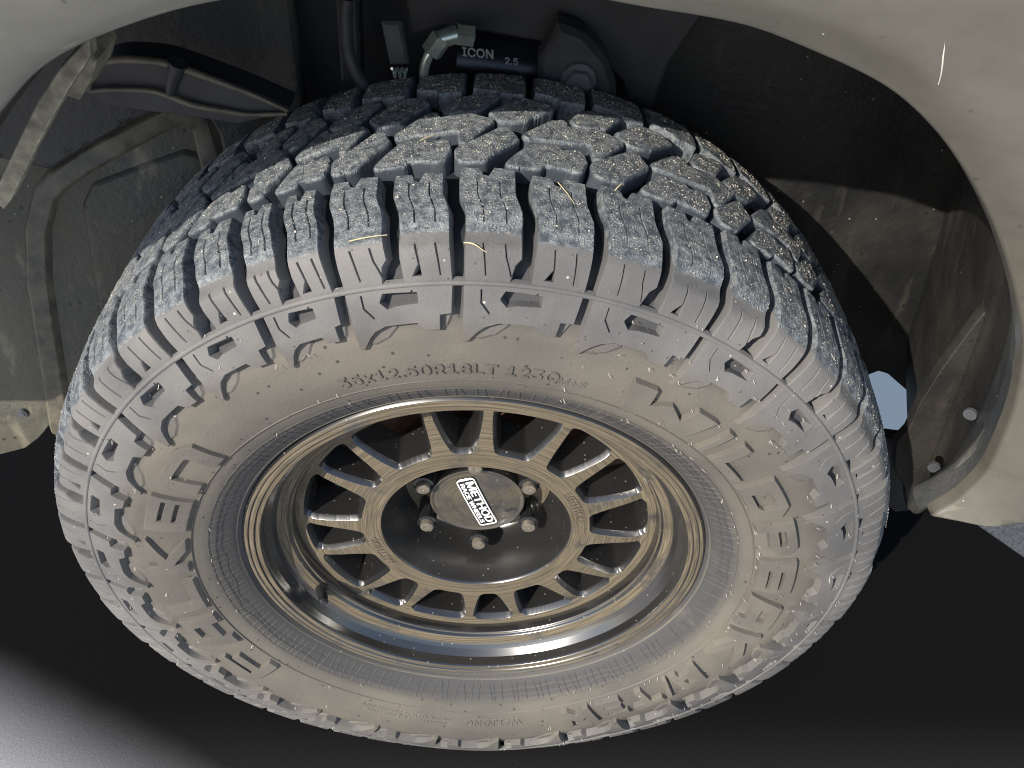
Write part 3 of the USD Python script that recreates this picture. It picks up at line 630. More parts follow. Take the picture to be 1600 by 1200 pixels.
def holes_emboss(region):
    """faces of the plate inside region (a polygon of the flat domain) with the chamfered walls of its holes."""
    p = plate.intersection(region)
    vs, fs, n = [], [], 0
    grid = sgrid(-0.21, 0.21, 0.014)
    full = plate.boundary
    for q in polys(p):
        q = shapely.geometry.polygon.orient(q, 1.0)
        rings = [ring_pts(q.exterior, 0.0045)] + [ring_pts(r, 0.0045) for r in q.interiors]
        pq = Polygon(rings[0], rings[1:]).buffer(0); b = pq.bounds
        xe = [b[0]] + [x for x in grid if b[0] < x < b[2]] + [b[2]]; se = [b[1]] + [x for x in grid if b[1] < x < b[3]] + [b[3]]
        for i in range(len(xe) - 1):
            for j in range(len(se) - 1):
                for c in polys(pq.intersection(sbox(xe[i], se[j], xe[i + 1], se[j + 1]))):
                    v, t = earcut(c)
                    if len(t): vs.append(face_fn(v[:, 0], v[:, 1], 0.0)); fs.append(t + n); n += len(v)
        for r in rings:
            nn = ring_normals(r, True)
            on = shapely.distance(full, shapely.points(r)) < 2e-5
            R = np.hypot(*r.T)
            levels = [(0, 0), (0.0005, 0.0003), (0.0038, 0.0052), (0.0042, 0.0070), (0.0056, 0.045)]
            rows = []
            for off, d in levels:
                # seam points move along the hole's own normal so that neighbours meet
                qq = r + nn * off
                rows.append(face_fn(qq[:, 0], qq[:, 1], d))
            m = len(r); v = np.vstack(rows); i0 = np.arange(m); i1 = (i0 + 1) % m
            ok = on[i0] & on[i1] & ~((R[i0] < 0.108) & (R[i1] < 0.108)) & ~((R[i0] > 0.2) & (R[i1] > 0.2))
            ok &= ~((np.abs(R[i0] - 0.1295) < 2e-4) & (np.abs(R[i1] - 0.1295) < 2e-4))
            f = []
            for l in range(len(levels) - 1):
                A, B = l * m, (l + 1) * m
                f.append(np.stack([A + i0, B + i0, B + i1], 1)[ok]); f.append(np.stack([A + i0, B + i1, A + i1], 1)[ok])
            f = np.vstack(f)
            if len(f): vs.append(v); fs.append(f + n); n += len(v)
    return np.vstack(vs), np.vstack(fs)
hubring = holes_emboss(cuts[0])
hv_, hf_ = revolve([(0.1062, float(FY(0.1062))), (0.1056, float(FY(0.1062)) + 0.0006), (0.1040, float(FY(0.1062)) + 0.0030), (0.0985, 0.066), (0.0925, 0.092), (0.0880, 0.1045), (0.0850, 0.1080), (0.0660, 0.1095), (0.0648, 0.1090), (0.0640, 0.1060), (0.0625, 0.1052), (0.0500, 0.1052)], 200)
obj('hub', cat_mesh(hubring, (hv_, hf_)), rim_mat, rim, smooth=34)
obj('rim_ring', holes_emboss(Point(0, 0).buffer(0.3).difference(cuts[1])), rim_mat, rim, smooth=34)
annulus = cuts[1].difference(cuts[0])
for i in range(16):
    th = SPOKES[i]; up = SPOKES[i - 1]; dn = SPOKES[(i + 1) % 16]
    d1 = ((up - th) % 360) / 2; d2 = ((th - dn) % 360) / 2
    wedge = Polygon([(0, 0)] + arc(0.3, th - d2, th + d1, 12))
    obj('spoke', holes_emboss(annulus.intersection(wedge)), rim_mat, rim, smooth=34)

# engraved words on the hub face
def hub_text(text, R, th_mid, height):
    g = text_polys(text, height); b = g.bounds; vs = []
    def fn(X, S, d):
        th = np.radians(th_mid) - (X - (b[0] + b[2]) / 2) / R; rr_ = R + S
        return np.stack([rr_ * np.cos(th), FY(rr_) + d, rr_ * np.sin(th)], 1)
    return cat_mesh(*[emboss(p, fn, [(0, -0.0007), (0.0003, 0.0002)], [], [], step=0.003) for p in polys(g.simplify(0.0001))])
obj('hub_lettering', hub_text('METHOD', 0.1135, 20, 0.0085), rim_mat, rim, smooth=30)
obj('hub_lettering', hub_text('METHOD', 0.1135, 200, 0.0085), rim_mat, rim, smooth=30)

# valve stem
vd = np.array([math.cos(math.radians(-152)), 0, math.sin(math.radians(-152))])
vb = vd * 0.2105 + [0, 0.030, 0]; ve = vd * 0.2015 + [0, 0.004, 0]
vs_ = [vb, vb * 0.8 + ve * 0.2, vb * 0.4 + ve * 0.6, ve]
obj('valve_stem', cat_mesh(tube([vb, vb * 0.55 + ve * 0.45], 0.0075, 12), tube([vb * 0.56 + ve * 0.44, vb * 0.1 + ve * 0.9], 0.0056, 12), tube([vb * 0.11 + ve * 0.89, ve], [0.0056, 0.0035], 12)), nut_black, rim, smooth=40)

# centre cap with badge
cap = obj('centre_cap', revolve([(0.0005, 0.0785), (0.020, 0.0788), (0.038, 0.0798), (0.0500, 0.0812), (0.0512, 0.0806), (0.0526, 0.0800), (0.0540, 0.0806), (0.0546, 0.0820), (0.0548, 0.0880), (0.0540, 0.0890), (0.0540, 0.1070)], 120), cap_mat, truck, smooth=30,
          label='muddy round centre cap with a white word badge')
ba = math.radians(-72.0); e1 = np.array([math.cos(ba), 0, math.sin(ba)]); e2 = np.array([-math.sin(ba), 0, math.cos(ba)])
def on_cap(X, S, d):
    r = np.sqrt(X * X + S * S)
    return X[:, None] * e1 + S[:, None] * e2 + np.stack([0 * X, np.interp(r, [0, 0.02, 0.038, 0.05, 0.06], [0.0785, 0.0788, 0.0798, 0.0812, 0.083]) - 0.0004 - d, 0 * X], 1)
rect = sbox(-0.0425, -0.0112, 0.0425, 0.0112)
rr_ = lambda g, r: g.buffer(-r).buffer(r, quad_segs=4)
bplate = rr_(rect, 0.004)
obj('badge', emboss(bplate, on_cap, [(0, 0.0012), (0.0003, 0.0009), (0.0003, -0.001)], sgrid(-0.05, 0.05, 0.01), [], step=0.004), badge_black, cap, smooth=30)
frame = bplate.buffer(-0.0004).difference(bplate.buffer(-0.0019))
ink = [frame]
t1 = text_polys('METHOD', 0.0088, True); b1 = t1.bounds
ink.append(affinity.affine_transform(t1, [0.074 / (b1[2] - b1[0]), 0, 0, 1, -0.037 - b1[0] * 0.074 / (b1[2] - b1[0]), -0.0008]))
t2 = text_polys('RACE WHEELS', 0.0048, True); b2 = t2.bounds
ink.append(affinity.affine_transform(t2, [0.072 / (b2[2] - b2[0]), 0, 0, 1, -0.036 - b2[0] * 0.072 / (b2[2] - b2[0]), -0.0078]))
obj('badge_lettering', cat_mesh(*[emboss(p, on_cap, [(0, 0.0018), (0.0001, 0.0010)], sgrid(-0.05, 0.05, 0.01), [], step=0.004) for g in ink for p in polys(g)]), white_ink, cap, smooth=30)

# lug nuts with their open sockets
for k in range(6):
    th = math.radians(90 - 60 * k); cx, cz = 0.0685 * math.cos(th), 0.0685 * math.sin(th)
    sp = [(0.0103 if j % 2 else 0.0092) for j in range(24)]
    def ringp(y, sc, spl=False):
        a_ = np.linspace(0, 2 * np.pi, 24, endpoint=False)
        r_ = (np.array(sp) if spl else np.full(24, 0.0100)) * sc
        return np.stack([cx + r_ * np.cos(a_), np.full(24, y), cz + r_ * np.sin(a_)], 1)
    rows = [ringp(0.108, 1.15), ringp(0.0985, 1.05, True), ringp(0.0800, 1.0, True), ringp(0.0785, 1.18), ringp(0.0755, 1.18), ringp(0.0745, 0.85)]
    m = 24; v = np.vstack(rows); f = []
    for l in range(len(rows) - 1):
        for j in range(m):
            f += [[l * m + j, (l + 1) * m + j, (l + 1) * m + (j + 1) % m], [l * m + j, (l + 1) * m + (j + 1) % m, l * m + (j + 1) % m]]
    nut = obj('lug_nut', (v, np.array(f)), nut_black, truck, smooth=30)
    tipv, tipf = revolve([(0.0078, 0.0760), (0.0080, 0.0700), (0.0074, 0.0684), (0.0060, 0.0680), (0.0012, 0.0681), (0.0006, 0.0690)], 24)
    obj('nut_tip', (tipv + [cx, 0, cz], tipf), nut_tip, nut, smooth=35)

# brake behind the spokes
disc = obj('brake_disc', revolve([(0.0900, 0.135), (0.0900, 0.112), (0.1000, 0.110), (0.1020, 0.135), (0.1700, 0.135), (0.1705, 0.160), (0.1000, 0.160)], 120), rust, truck, smooth=35)
cal = trimesh.creation.box((0.12, 0.075, 0.07)); cal.apply_transform(trimesh.transformations.rotation_matrix(math.radians(55), [0, 1, 0])); cal.apply_translation([0.128, 0.145, 0.055])
cal2 = trimesh.creation.cylinder(0.026, 0.05, sections=24); cal2.apply_transform(trimesh.transformations.rotation_matrix(math.pi / 2, [1, 0, 0])); cal2.apply_translation([0.118, 0.108, 0.075])
obj('brake_caliper', cat_mesh(cal, cal2), rust, truck, smooth=30)
obj('hub_carrier', revolve([(0.0005, 0.30), (0.075, 0.29), (0.085, 0.20), (0.180, 0.180), (0.1950, 0.175), (0.1950, 0.170)], 60), chassis, truck, smooth=30)

# ------------------------------------------------------------------ body: fender, liner, inner parts
LIP = [(-0.345, 0.488), (-0.303, 0.529), (-0.253, 0.568), (-0.198, 0.591), (-0.146, 0.605), (-0.08, 0.614), (0.0, 0.616), (0.07, 0.612), (0.119, 0.604), (0.179, 0.594), (0.231, 0.576), (0.282, 0.553), (0.319, 0.526), (0.366, 0.477),
       (0.402, 0.428), (0.437, 0.368), (0.460, 0.314), (0.475, 0.245), (0.479, 0.186), (0.468, 0.142), (0.439, 0.108)]
lp = np.array(LIP); u = np.concatenate([[0], np.cumsum(np.hypot(*np.diff(lp, axis=0).T))]); LC = PchipInterpolator(u, lp)
lipc = LC(np.linspace(0, u[-1], 140))
region = Polygon(list(map(tuple, lipc)) + [(0.455, 0.114), (0.47, 0.118), (0.52, 0.130), (0.60, 0.146), (1.25, 0.20), (1.25, 0.62), (1.0, 0.86), (-0.9, 0.86), (-1.0, 0.70), (-1.0, 0.29), (-0.70, 0.29), (-0.63, 0.366), (-0.559, 0.444), (-0.50, 0.475)]).buffer(0)  # unseen left end is outlined to shape the sun and shadow on the inner panel
edge_line = LineString(lipc)
def fender_fn(X, S, k):
    d = shapely.distance(edge_line, shapely.points(np.stack([X, S], 1)))
    y = -0.030 - 0.016 * (1 - np.exp(-np.maximum(d - 0.004, 0) / 0.016)) - 0.030 * np.clip(d / 0.3, 0, 1) + 0.5 * np.maximum(S - 0.70, 0) ** 1.3 - 0.004 * np.exp(-((d - 0.03) / 0.012) ** 2)
    return np.stack([X, y + k, S], 1)
gridf = sgrid(-1.0, 1.3, 0.02)
fender_m = emboss(region.buffer(-0.003), fender_fn, [(0, 0.0), (0.0012, 0.0006), (0.0024, 0.0022), (0.0030, 0.0045), (0.0032, 0.016)], gridf, gridf, step=0.008)
fender = obj('fender', fender_m, paint, truck, smooth=40, label='dusty silver-beige fender panel round the wheel arch')

sx_ = [(0.2965, 0.600), (0.2985, 0.592), (0.3005, 0.582), (0.3030, 0.573), (0.3055, 0.5635)]
sy_ = fender_fn(np.array([q[0] for q in sx_]), np.array([q[1] for q in sx_]), 0.0)[:, 1]
obj('paint_scratch', tube([(q[0], float(y_) + 0.0002, q[1]) for q, y_ in zip(sx_, sy_)], [0.0003, 0.0005, 0.0004], 6, 16), whisker_mat, fender, smooth=50)
# fender's inner return, then the black plastic liner sweeping inwards
nrm = ring_normals(lipc, True)
cen = lipc / np.linalg.norm(lipc, axis=1)[:, None]
LOW = PchipInterpolator([0, 0.25, 0.5, 0.75, 1.0], [(0.460, 0.314), (0.476, 0.240), (0.482, 0.150), (0.486, 0.060), (0.490, -0.040)])
def sweep(rows, sel, deep=False):
    L0 = lipc[sel]; C_ = cen[sel]; vs = []; L_ = L0
    tail = np.nonzero(np.arange(len(L0)) >= np.argmin(np.hypot(*(L0 - [0.460, 0.314]).T)))[0]
    for off, y in rows:
        o = off(np.linspace(0, 1, len(L_))) if callable(off) else off
        yy = y(np.linspace(0, 1, len(L_))) if callable(y) else np.full(len(L_), y)
        if deep:
            w_ = np.clip((y - 0.02) / 0.08, 0, 1); L_ = L0.copy(); L_[tail] = L0[tail] * (1 - w_) + LOW(np.linspace(0, 1, len(tail))) * w_
        q = L_ + C_ * (o[:, None] if np.ndim(o) else o); vs.append(np.stack([q[:, 0], yy, q[:, 1]], 1))
    m = len(L_); v = np.vstack(vs); f = []
    for l in range(len(rows) - 1):
        i0 = np.arange(m - 1); A, B = l * m, (l + 1) * m
        f.append(np.stack([A + i0, B + i0, B + i0 + 1], 1)); f.append(np.stack([A + i0, B + i0 + 1, A + i0 + 1], 1))
    return v, np.vstack(f)
allsel = np.arange(len(lipc))
ang = np.degrees(np.arctan2(lipc[:, 1], lipc[:, 0]))
right = allsel[ang < 100]
splash_mat = liner_look('splashed_return', (0.030, 0.032, 0.035), (0.085, 0.085, 0.080), (0.190, 0.182, 0.160))
obj('fender_return', sweep([(0.0035, -0.0165), (0.004, 0.003), (0.0062, 0.011), (0.0095, 0.0155), (0.0150, 0.030), (0.0235, 0.0495)], right, True), splash_mat, truck, smooth=40)
obj('wheel_arch_liner', sweep([(0.024, 0.0500), (0.034, 0.090), (0.037, 0.100), (0.038, 0.112), (0.034, 0.120), (0.046, 0.170), (0.062, 0.240), (0.078, 0.300), (0.092, 0.345), (0.110, 0.400)], right, True), liner_mat, truck, smooth=40,
    label='black plastic wheel arch liner streaked with dust')
left = allsel[ang >= 99]
obj('fender_return', sweep([(0.0035, -0.016), (0.003, 0.004), (0.000, 0.028), (-0.002, 0.034)], left), liner_mat, truck, smooth=40)
# cream flange that runs down the left end of the arch
fl = Polygon([(-0.254, 0.556), (-0.280, 0.535), (-0.305, 0.510), (-0.360, 0.441), (-0.370, 0.430), (-0.366, 0.420), (-0.3575, 0.428), (-0.335, 0.456), (-0.314, 0.482), (-0.283, 0.518), (-0.257, 0.545)])
def plate_fn(y0, tilt=(0, 0)): return lambda X, S, k: np.stack([X, y0 + tilt[0] * X + tilt[1] * S + k, S], 1)
obj('arch_flange', emboss(fl, plate_fn(0.0355), [(0, 0), (0.0010, 0.001), (0.0015, 0.012)], gridf, gridf), flange_mat, truck, smooth=35)

# front inner panel, left of the tyre, with pressed frames
pan = Polygon([(-0.60, -0.02), (-0.558, -0.006), (-0.535, 0.012), (-0.47, 0.080), (-0.40, 0.060), (-0.26, 0.10), (-0.22, 0.30), (-0.20, 0.44), (-0.19, 0.56), (-0.30, 0.56), (-0.40, 0.50), (-0.52, 0.40), (-0.60, 0.26), (-0.64, 0.10)])
pan_y = lambda X, S: 0.165 + 0.36 * np.clip(S - 0.03, 0, 0.3) + 0.28 * np.clip(X + 0.52, 0, 0.3)
def pan_fn(X, S, k): return np.stack([X, pan_y(X, S) + k, S], 1)
panel = obj('front_inner_panel', emboss(pan, pan_fn, [(0, 0), (0.001, 0.001), (0.002, 0.012)], gridf, gridf, step=0.01), front_mat, truck, smooth=35, label='olive-dusted inner panel ahead of the tyre')
def bead_line(pts, r, sm=40):
    p = np.array(pts); P3 = np.stack([p[:, 0], pan_y(p[:, 0], p[:, 1]) + r * 0.45, p[:, 1]], 1)
    return tube(P3, r, 12, sm)
def on_panel(X, S, k): return np.stack([X, pan_y(X, S) - k, S], 1)
fo = Polygon([(-0.51, 0.02), (-0.500, 0.20), (-0.490, 0.255), (-0.474, 0.292), (-0.458, 0.306), (-0.427, 0.322), (-0.365, 0.346), (-0.325, 0.361), (-0.306, 0.360), (-0.294, 0.342), (-0.285, 0.25), (-0.28, 0.06)])
fi = fo.buffer(-0.016).buffer(-0.006).buffer(0.006)
fi2 = Polygon([(-0.436, 0.02), (-0.430, 0.270), (-0.418, 0.288), (-0.372, 0.299), (-0.324, 0.309), (-0.309, 0.303), (-0.300, 0.05)]).buffer(-0.005).buffer(0.005)
obj('pressed_frame', emboss(fo.buffer(-0.006).buffer(0.006).difference(fi), on_panel, [(0, 0.0075), (0.0016, 0.0068), (0.0030, 0.0045), (0.0060, -0.001)], gridf, gridf, step=0.008), mould_mat, panel, smooth=45)
obj('pressed_plate', emboss(fi2, on_panel, [(0, 0.0055), (0.0014, 0.005), (0.003, 0.003), (0.005, -0.001)], gridf, gridf, step=0.008), front_mat, panel, smooth=45)
def screw(pos, r=0.006, ax=(0, 1, 0)):
    c = trimesh.creation.cylinder(r, 0.004, sections=16); h = trimesh.creation.cylinder(r * 0.55, 0.006, sections=6); c = trimesh.util.concatenate([c, h])
    c.apply_transform(trimesh.geometry.align_vectors([0, 0, 1], np.array(ax) / np.linalg.norm(ax))); c.apply_translation(pos); return c
obj('panel_screw', screw([-0.541, float(pan_y(-0.541, 0.05)) - 0.002, 0.05], 0.0055), shock_grey, panel, smooth=30)

# roof of the arch: dark inner sheet behind everything, with the curved ribs on its left
inner = Polygon([(-0.70, 0.12), (-0.62, 0.45), (-0.45, 0.64), (-0.2, 0.72), (0.25, 0.72), (0.50, 0.62), (0.68, 0.40), (0.72, 0.0), (0.70, -0.13), (0.641, -0.133), (0.588, -0.086), (0.572, -0.080), (0.54, -0.10), (0.45, -0.12), (0.30, 0.03), (0.1, 0.05), (-0.2, 0.05), (-0.5, 0.12)])
obj('wheel_arch_liner', emboss(inner.intersection(sbox(0.185, -1, 2, 2)), plate_fn(0.392), [(0, 0), (0.001, 0.001), (0.002, 0.01)], sgrid(-1, 1, 0.05), sgrid(-1, 1, 0.05), step=0.02), liner_mat, truck, smooth=30)
obj('inner_wall', emboss(inner, plate_fn(0.40), [(0, 0), (0.001, 0.001), (0.002, 0.01)], sgrid(-1, 1, 0.05), sgrid(-1, 1, 0.05), step=0.02), chassis, truck, smooth=30)
leftroof = allsel[ang >= 97]
roof = obj('front_arch_liner', sweep([(-0.001, 0.036), (0.008, 0.060), (0.012, 0.130), (0.016, 0.20), (0.022, 0.30), (0.030, 0.40)], leftroof[ang[leftroof] < 140]), liner_mat, truck, smooth=40)
r1 = [(-0.340, 0.446), (-0.334, 0.462), (-0.322, 0.472), (-0.301, 0.476), (-0.273, 0.474), (-0.247, 0.466), (-0.223, 0.456), (-0.200, 0.446), (-0.165, 0.428)]
r2 = [(-0.340, 0.446), (-0.315, 0.448), (-0.286, 0.447), (-0.266, 0.440), (-0.250, 0.433), (-0.225, 0.428), (-0.200, 0.424), (-0.166, 0.425)]
def pc(p, n=30): p = np.array(p); return PchipInterpolator(np.linspace(0, 1, len(p)), p)(np.linspace(0, 1, n))
over = Polygon([(-0.54, 0.42), (-0.50, 0.335), (-0.455, 0.318), (-0.365, 0.358), (-0.318, 0.372), (-0.292, 0.362), (-0.280, 0.330), (-0.270, 0.22), (-0.20, 0.22), (-0.185, 0.56), (-0.30, 0.57), (-0.42, 0.52)])
obj('front_arch_liner', emboss(over, lambda X, S, k: np.stack([X, pan_y(X, S) - 0.012 + k, S], 1), [(0, 0), (0.003, 0.002), (0.005, 0.008), (0.005, 0.016)], gridf, gridf, step=0.01), dark_liner, truck, smooth=40)
obj('liner_slot', emboss(Polygon(list(map(tuple, pc(r1))) + list(map(tuple, pc(r2)[::-1]))).buffer(0), plate_fn(0.1905), [(0, 0), (0.001, 0.001), (0.001, 0.03)], gridf, gridf, step=0.01), chassis, roof, smooth=40)  # dark plate standing in for the shaded hollow between the ribs
obj('liner_slot', emboss(Polygon(list(map(tuple, pc(r2))) + [(-0.215, 0.412), (-0.26, 0.420), (-0.30, 0.425), (-0.335, 0.432)]).buffer(0), plate_fn(0.1925), [(0, 0), (0.001, 0.001), (0.001, 0.03)], gridf, gridf, step=0.01), chassis, roof, smooth=40)  # dark strip put in as the shade below the lower rib
for q_, r_ in ((r1, [0.0024, 0.0036, 0.0034, 0.0020]), (r2, [0.0022, 0.0026, 0.0030, 0.0018])):
    c_ = pc(q_); obj('liner_rib', tube(np.stack([c_[:, 0], np.full(len(c_), 0.186), c_[:, 1]], 1), r_, 10), mould_mat, roof, smooth=60)
obj('liner_rib', tube([(-0.253, 0.184, 0.474), (-0.262, 0.186, 0.458), (-0.270, 0.188, 0.441)], [0.009, 0.006, 0.004], 8), chassis, roof, smooth=60)
obj('foam_block', trimesh.Trimesh(*emboss(Polygon([(-0.308, 0.505), (-0.291, 0.520), (-0.286, 0.512), (-0.294, 0.498), (-0.309, 0.481), (-0.320, 0.486)]), plate_fn(0.10), [(0, 0), (0.0015, 0.002), (0.002, 0.05)], gridf, gridf), process=False), flange_mat, roof, smooth=30)

# suspension seen above the tread
def plate(name, pts, y0, depth, material, parent=truck, ch=0.003, tilt=(0, 0)):
    return obj(name, emboss(Polygon(pts).buffer(0), plate_fn(y0, tilt), [(0, 0), (ch * 0.4, ch * 0.3), (ch, ch), (ch, depth)], sgrid(-1, 1, 0.03), sgrid(-1, 1, 0.03), step=0.01), material, parent, smooth=35)
plate('shock_tower', [(-0.062, 0.56), (-0.060, 0.452), (-0.030, 0.462), (0.0, 0.458), (0.09, 0.443), (0.125, 0.432), (0.152, 0.405), (0.165, 0.370), (0.166, 0.355), (0.178, 0.36), (0.192, 0.42), (0.222, 0.475), (0.265, 0.51), (0.30, 0.56)], 0.30, 0.05, tower_mat)
shock = obj('shock_reservoir', tube([(-0.02, 0.315, 0.418), (0.12, 0.325, 0.398)], 0.034, 28), shock_blue, truck, smooth=40, label='dark shock reservoir with a printed word and number')
obj('grey_band', tube([(-0.018, 0.31, 0.402), (0.070, 0.318, 0.390)], 0.030, 28), shock_grey, shock, smooth=40)
def res_text(text, x0, z0, h):
    g = text_polys(text, h)
    return cat_mesh(*[emboss(p, lambda X, S, k: np.stack([x0 + X, 0.2815 + 0.10 * X + k - 0.18 * S * 0, z0 + S - 0.14 * X], 1), [(0, -0.0010), (0.0001, 0.0006)], [], [], step=0.003) for p in polys(g)])
obj('printed_lettering', res_text('ICON', -0.0105, 0.4380, 0.0085), dim_ink, shock, smooth=30)
obj('printed_lettering', res_text('2.5', 0.031, 0.4300, 0.0065), dim_ink, shock, smooth=30)
obj('hose_fitting', cat_mesh(tube([(-0.047, 0.255, 0.415), (-0.046, 0.255, 0.432), (-0.042, 0.255, 0.446), (-0.036, 0.256, 0.455)], 0.0048, 12, 20), tube([(-0.038, 0.256, 0.452), (-0.027, 0.258, 0.466)], 0.0105, 6), tube([(-0.030, 0.258, 0.463), (-0.012, 0.262, 0.468)], 0.0085, 12), tube([(-0.014, 0.262, 0.4675), (0.002, 0.265, 0.464)], 0.0105, 6), tube([(-0.048, 0.255, 0.400), (-0.047, 0.255, 0.418)], 0.0085, 12)), fitting, truck, smooth=35)
plate('control_arm', [(0.085, 0.470), (0.105, 0.462), (0.125, 0.440), (0.135, 0.415), (0.14, 0.36), (0.07, 0.36), (0.07, 0.44)], 0.26, 0.03, chassis, ch=0.006)
obj('arm_bolt', cat_mesh(tube([(0.103, 0.262, 0.425), (0.103, 0.246, 0.425)], 0.0125, 6), tube([(0.103, 0.262, 0.425), (0.103, 0.254, 0.425)], 0.017, 24)), shock_grey, truck, smooth=30)
obj('brake_hose', tube([(-0.112, 0.26, 0.50), (-0.116, 0.255, 0.46), (-0.108, 0.25, 0.43), (-0.09, 0.25, 0.405), (-0.06, 0.26, 0.39)], 0.006, 10, 40), chassis, truck, smooth=50)
plate('bracket', [(-0.125, 0.56), (-0.135, 0.40), (-0.120, 0.40), (-0.108, 0.56)], 0.31, 0.03, chassis)
plate('bracket', [(-0.083, 0.468), (-0.079, 0.432), (-0.066, 0.432), (-0.070, 0.468)], 0.28, 0.015, shock_grey)
sp_ = [(-0.075 + 0.014 * t / 3, 0.245 + 0.004 * math.sin(t * 6.28), 0.437 + 0.004 * math.cos(t * 6.28)) for t in np.linspace(0, 3, 40)]
obj('hose_spring', tube(sp_, 0.0015, 6), fitting, truck, smooth=50)

# lower flap of the liner at the right, with its screws
flap = Polygon([(0.518, 0.285), (0.503, 0.235), (0.490, 0.175), (0.483, 0.125), (0.483, 0.080), (0.476, 0.061), (0.487, 0.017), (0.509, -0.017), (0.523, -0.055), (0.537, -0.070), (0.575, -0.010), (0.60, 0.05), (0.58, 0.16), (0.56, 0.285)])
flap = flap.buffer(-0.006).buffer(0.006)
for cx_, cy_, cz_ in ((0.262, 0.10, 0.585), (0.395, 0.10, 0.490), (0.470, 0.105, 0.370)):
    obj('liner_clip', screw([cx_, cy_, cz_], 0.0075, (-cx_ * 0.8, -1.0, -cz_ * 0.8)), chassis, truck, smooth=30)
flapm = obj('liner_flap', emboss(flap, plate_fn(0.118, (0, 0.0)), [(0, 0), (0.001, 0.0008), (0.0016, 0.003), (0.0016, 0.012)], gridf, gridf), liner_mat, truck, smooth=35)
obj('flap_screw', screw([0.499, 0.058, 0.169], 0.0065, (0.8, 1, 0)), shock_grey, flapm, smooth=30)
obj('flap_screw', screw([0.490, 0.060, 0.086], 0.0065, (0.5, 1, 0)), shock_grey, flapm, smooth=30)

plate('bracket', [(0.490, -0.045), (0.515, -0.025), (0.545, -0.030), (0.595, -0.160), (0.565, -0.165), (0.52, -0.12)], 0.2, 0.02, chassis)
# sill step behind the arch
st = trimesh.creation.box((0.9, 0.10, 0.07)); st = st.subdivide().subdivide()
step_poly = [(0.500, 0.094), (0.506, 0.074), (0.528, 0.052), (0.60, -0.010), (0.95, -0.28), (1.15, -0.28), (1.15, 0.098)]
obj('side_step', emboss(Polygon([(0.553, 0.034), (0.557, 0.007), (0.581, -0.025), (0.656, -0.085), (0.80, -0.20), (1.25, -0.20), (1.25, 0.05), (0.60, 0.05)]), plate_fn(0.07), [(0, 0), (0.002, 0.0006), (0.005, 0.005), (0.005, 0.09)], gridf, gridf), step_mat, truck, smooth=35, label='grey textured side step under the sill')

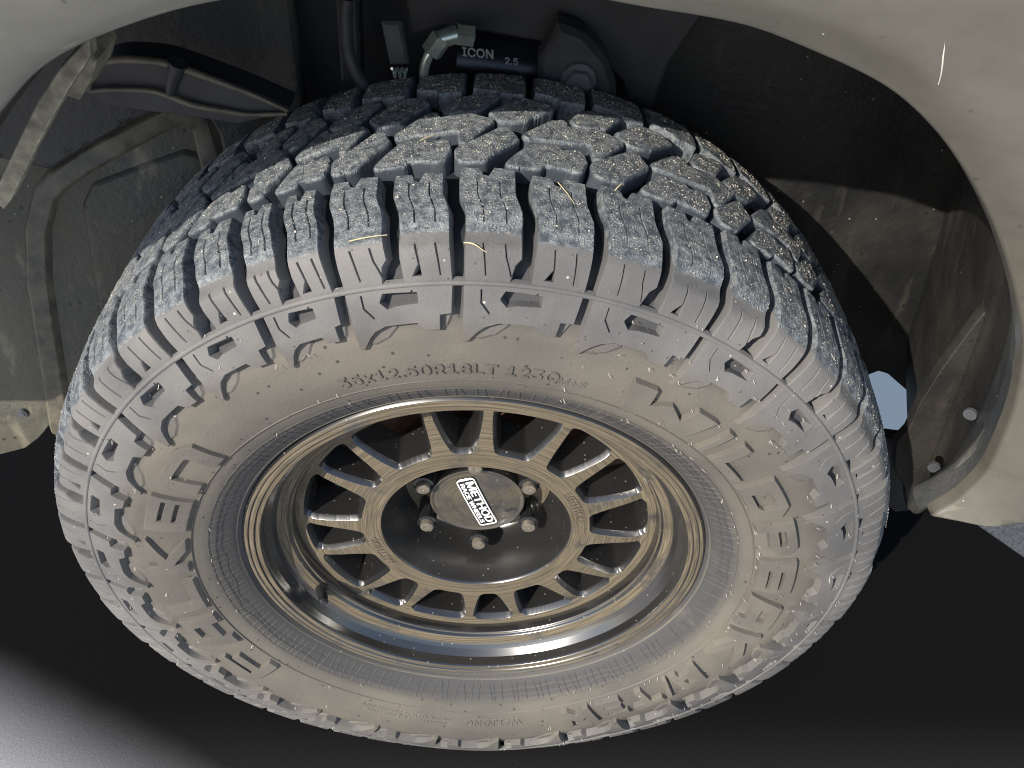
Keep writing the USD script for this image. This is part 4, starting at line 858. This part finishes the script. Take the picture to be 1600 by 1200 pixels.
# ------------------------------------------------------------------ grit and dry grass on the tread
protos = []
inst = UsdGeom.PointInstancer.Define(stage, '/World/grit')
tag(inst.GetPrim(), 'tan grit and crumbs stuck to the top of the tread', 'grit', 'stuff')
for k in range(3):
    m = trimesh.creation.icosphere(1, 1.0); r_ = np.random.default_rng(30 + k); m.vertices *= r_.uniform(0.7, 1.25, (len(m.vertices), 1)); m.vertices *= [1, 0.8, 0.6]
    usdkit.mesh(stage, f'/World/grit/pebble_{k:03d}' if k else '/World/grit/pebble', m, grit_mat, smooth=False); protos.append(f'/World/grit/pebble_{k:03d}' if k else '/World/grit/pebble')
gr = np.random.default_rng(11)
P_, Q_, Sc_, I_ = [], [], [], []
for poly, row in TOPS:
    th = ((poly.centroid.x / KX) + 180) % 360 - 180
    if not (8 < th < 172) or poly.is_empty: continue
    dens = {0: 120000, 1: 190000, 2: 260000}[row] * (1.0 if 40 < th < 140 else 0.8)
    nn_ = int(poly.area * dens); b = poly.bounds
    xs_ = gr.uniform(b[0], b[2], nn_ * 3); ss_ = gr.uniform(b[1], b[3], nn_ * 3)
    ok = shapely.contains_xy(poly, xs_, ss_); xs_, ss_ = xs_[ok][:nn_], ss_[ok][:nn_]
    if not len(xs_): continue
    pts = tyre_k(xs_, ss_, np.full(len(xs_), 1.0))
    keep = meshkit.noise(pts * 55.0, 3) > 0.30
    P_.append(pts[keep])
P_ = np.vstack(P_) + [0, 0, ZC]
nI = len(P_)
sc = gr.gamma(1.6, 0.00013, nI) + 0.00018
quat = Rotation.random(nI, random_state=3).as_quat()
inst.CreatePositionsAttr(Vt.Vec3fArray.FromNumpy(P_.astype(np.float32)))
inst.CreateScalesAttr(Vt.Vec3fArray.FromNumpy(np.repeat(np.minimum(sc, 0.0011)[:, None], 3, 1).astype(np.float32)))
inst.CreateOrientationsAttr(Vt.QuathArray([Gf.Quath(float(q[3]), float(q[0]), float(q[1]), float(q[2])) for q in quat]))
inst.CreateProtoIndicesAttr(Vt.IntArray.FromNumpy(gr.integers(0, 3, nI).astype(np.int32)))
inst.CreatePrototypesRel().SetTargets([Sdf.Path(p) for p in protos])

def straw(th0, y0, th1, y1, r, label, lift=0.0007, bend=0.0006):
    th = np.linspace(th0, th1, 7); y = np.linspace(y0, y1, 7); X = th * KX; S = np.array([float(s_of_y(q)) for q in y])
    p = tyre_k(X, S, np.full(7, 1.0)); c = p / np.maximum(np.linalg.norm(p * [1, 0, 1], axis=1), 1e-6)[:, None] * [1, 0, 1]
    p = p + c * (lift + bend * np.sin(np.linspace(0, np.pi, 7)))[:, None] + np.array([0, 0, 1]) * 0
    r *= 0.6
    obj('straw', tube(p, [r, r, r * 0.9, r * 0.5], 6, 16), straw_mat, smooth=50, label=label, cat='straw', group='dry grass bits on the tread')
straw(80.0, 0.052, 78.3, 0.028, 0.0007, 'short dry grass stalk lying across the wide upper lug right of centre')
straw(101.2, -0.010, 97.2, -0.009, 0.0009, 'dry grass stalk lying along the sloping edge of a top lug')
straw(89.4, -0.016, 87.0, -0.020, 0.0010, 'frayed dry grass crumb at the corner of the middle top lug', bend=0.003)
straw(74.0, 0.052, 72.9, 0.062, 0.0008, 'thin dry grass tip standing up at the right of the top lugs', lift=0.004, bend=0.004)
straw(94.8, 0.105, 93.2, 0.114, 0.0009, 'dry grass stalk on a centre block just left of the middle')
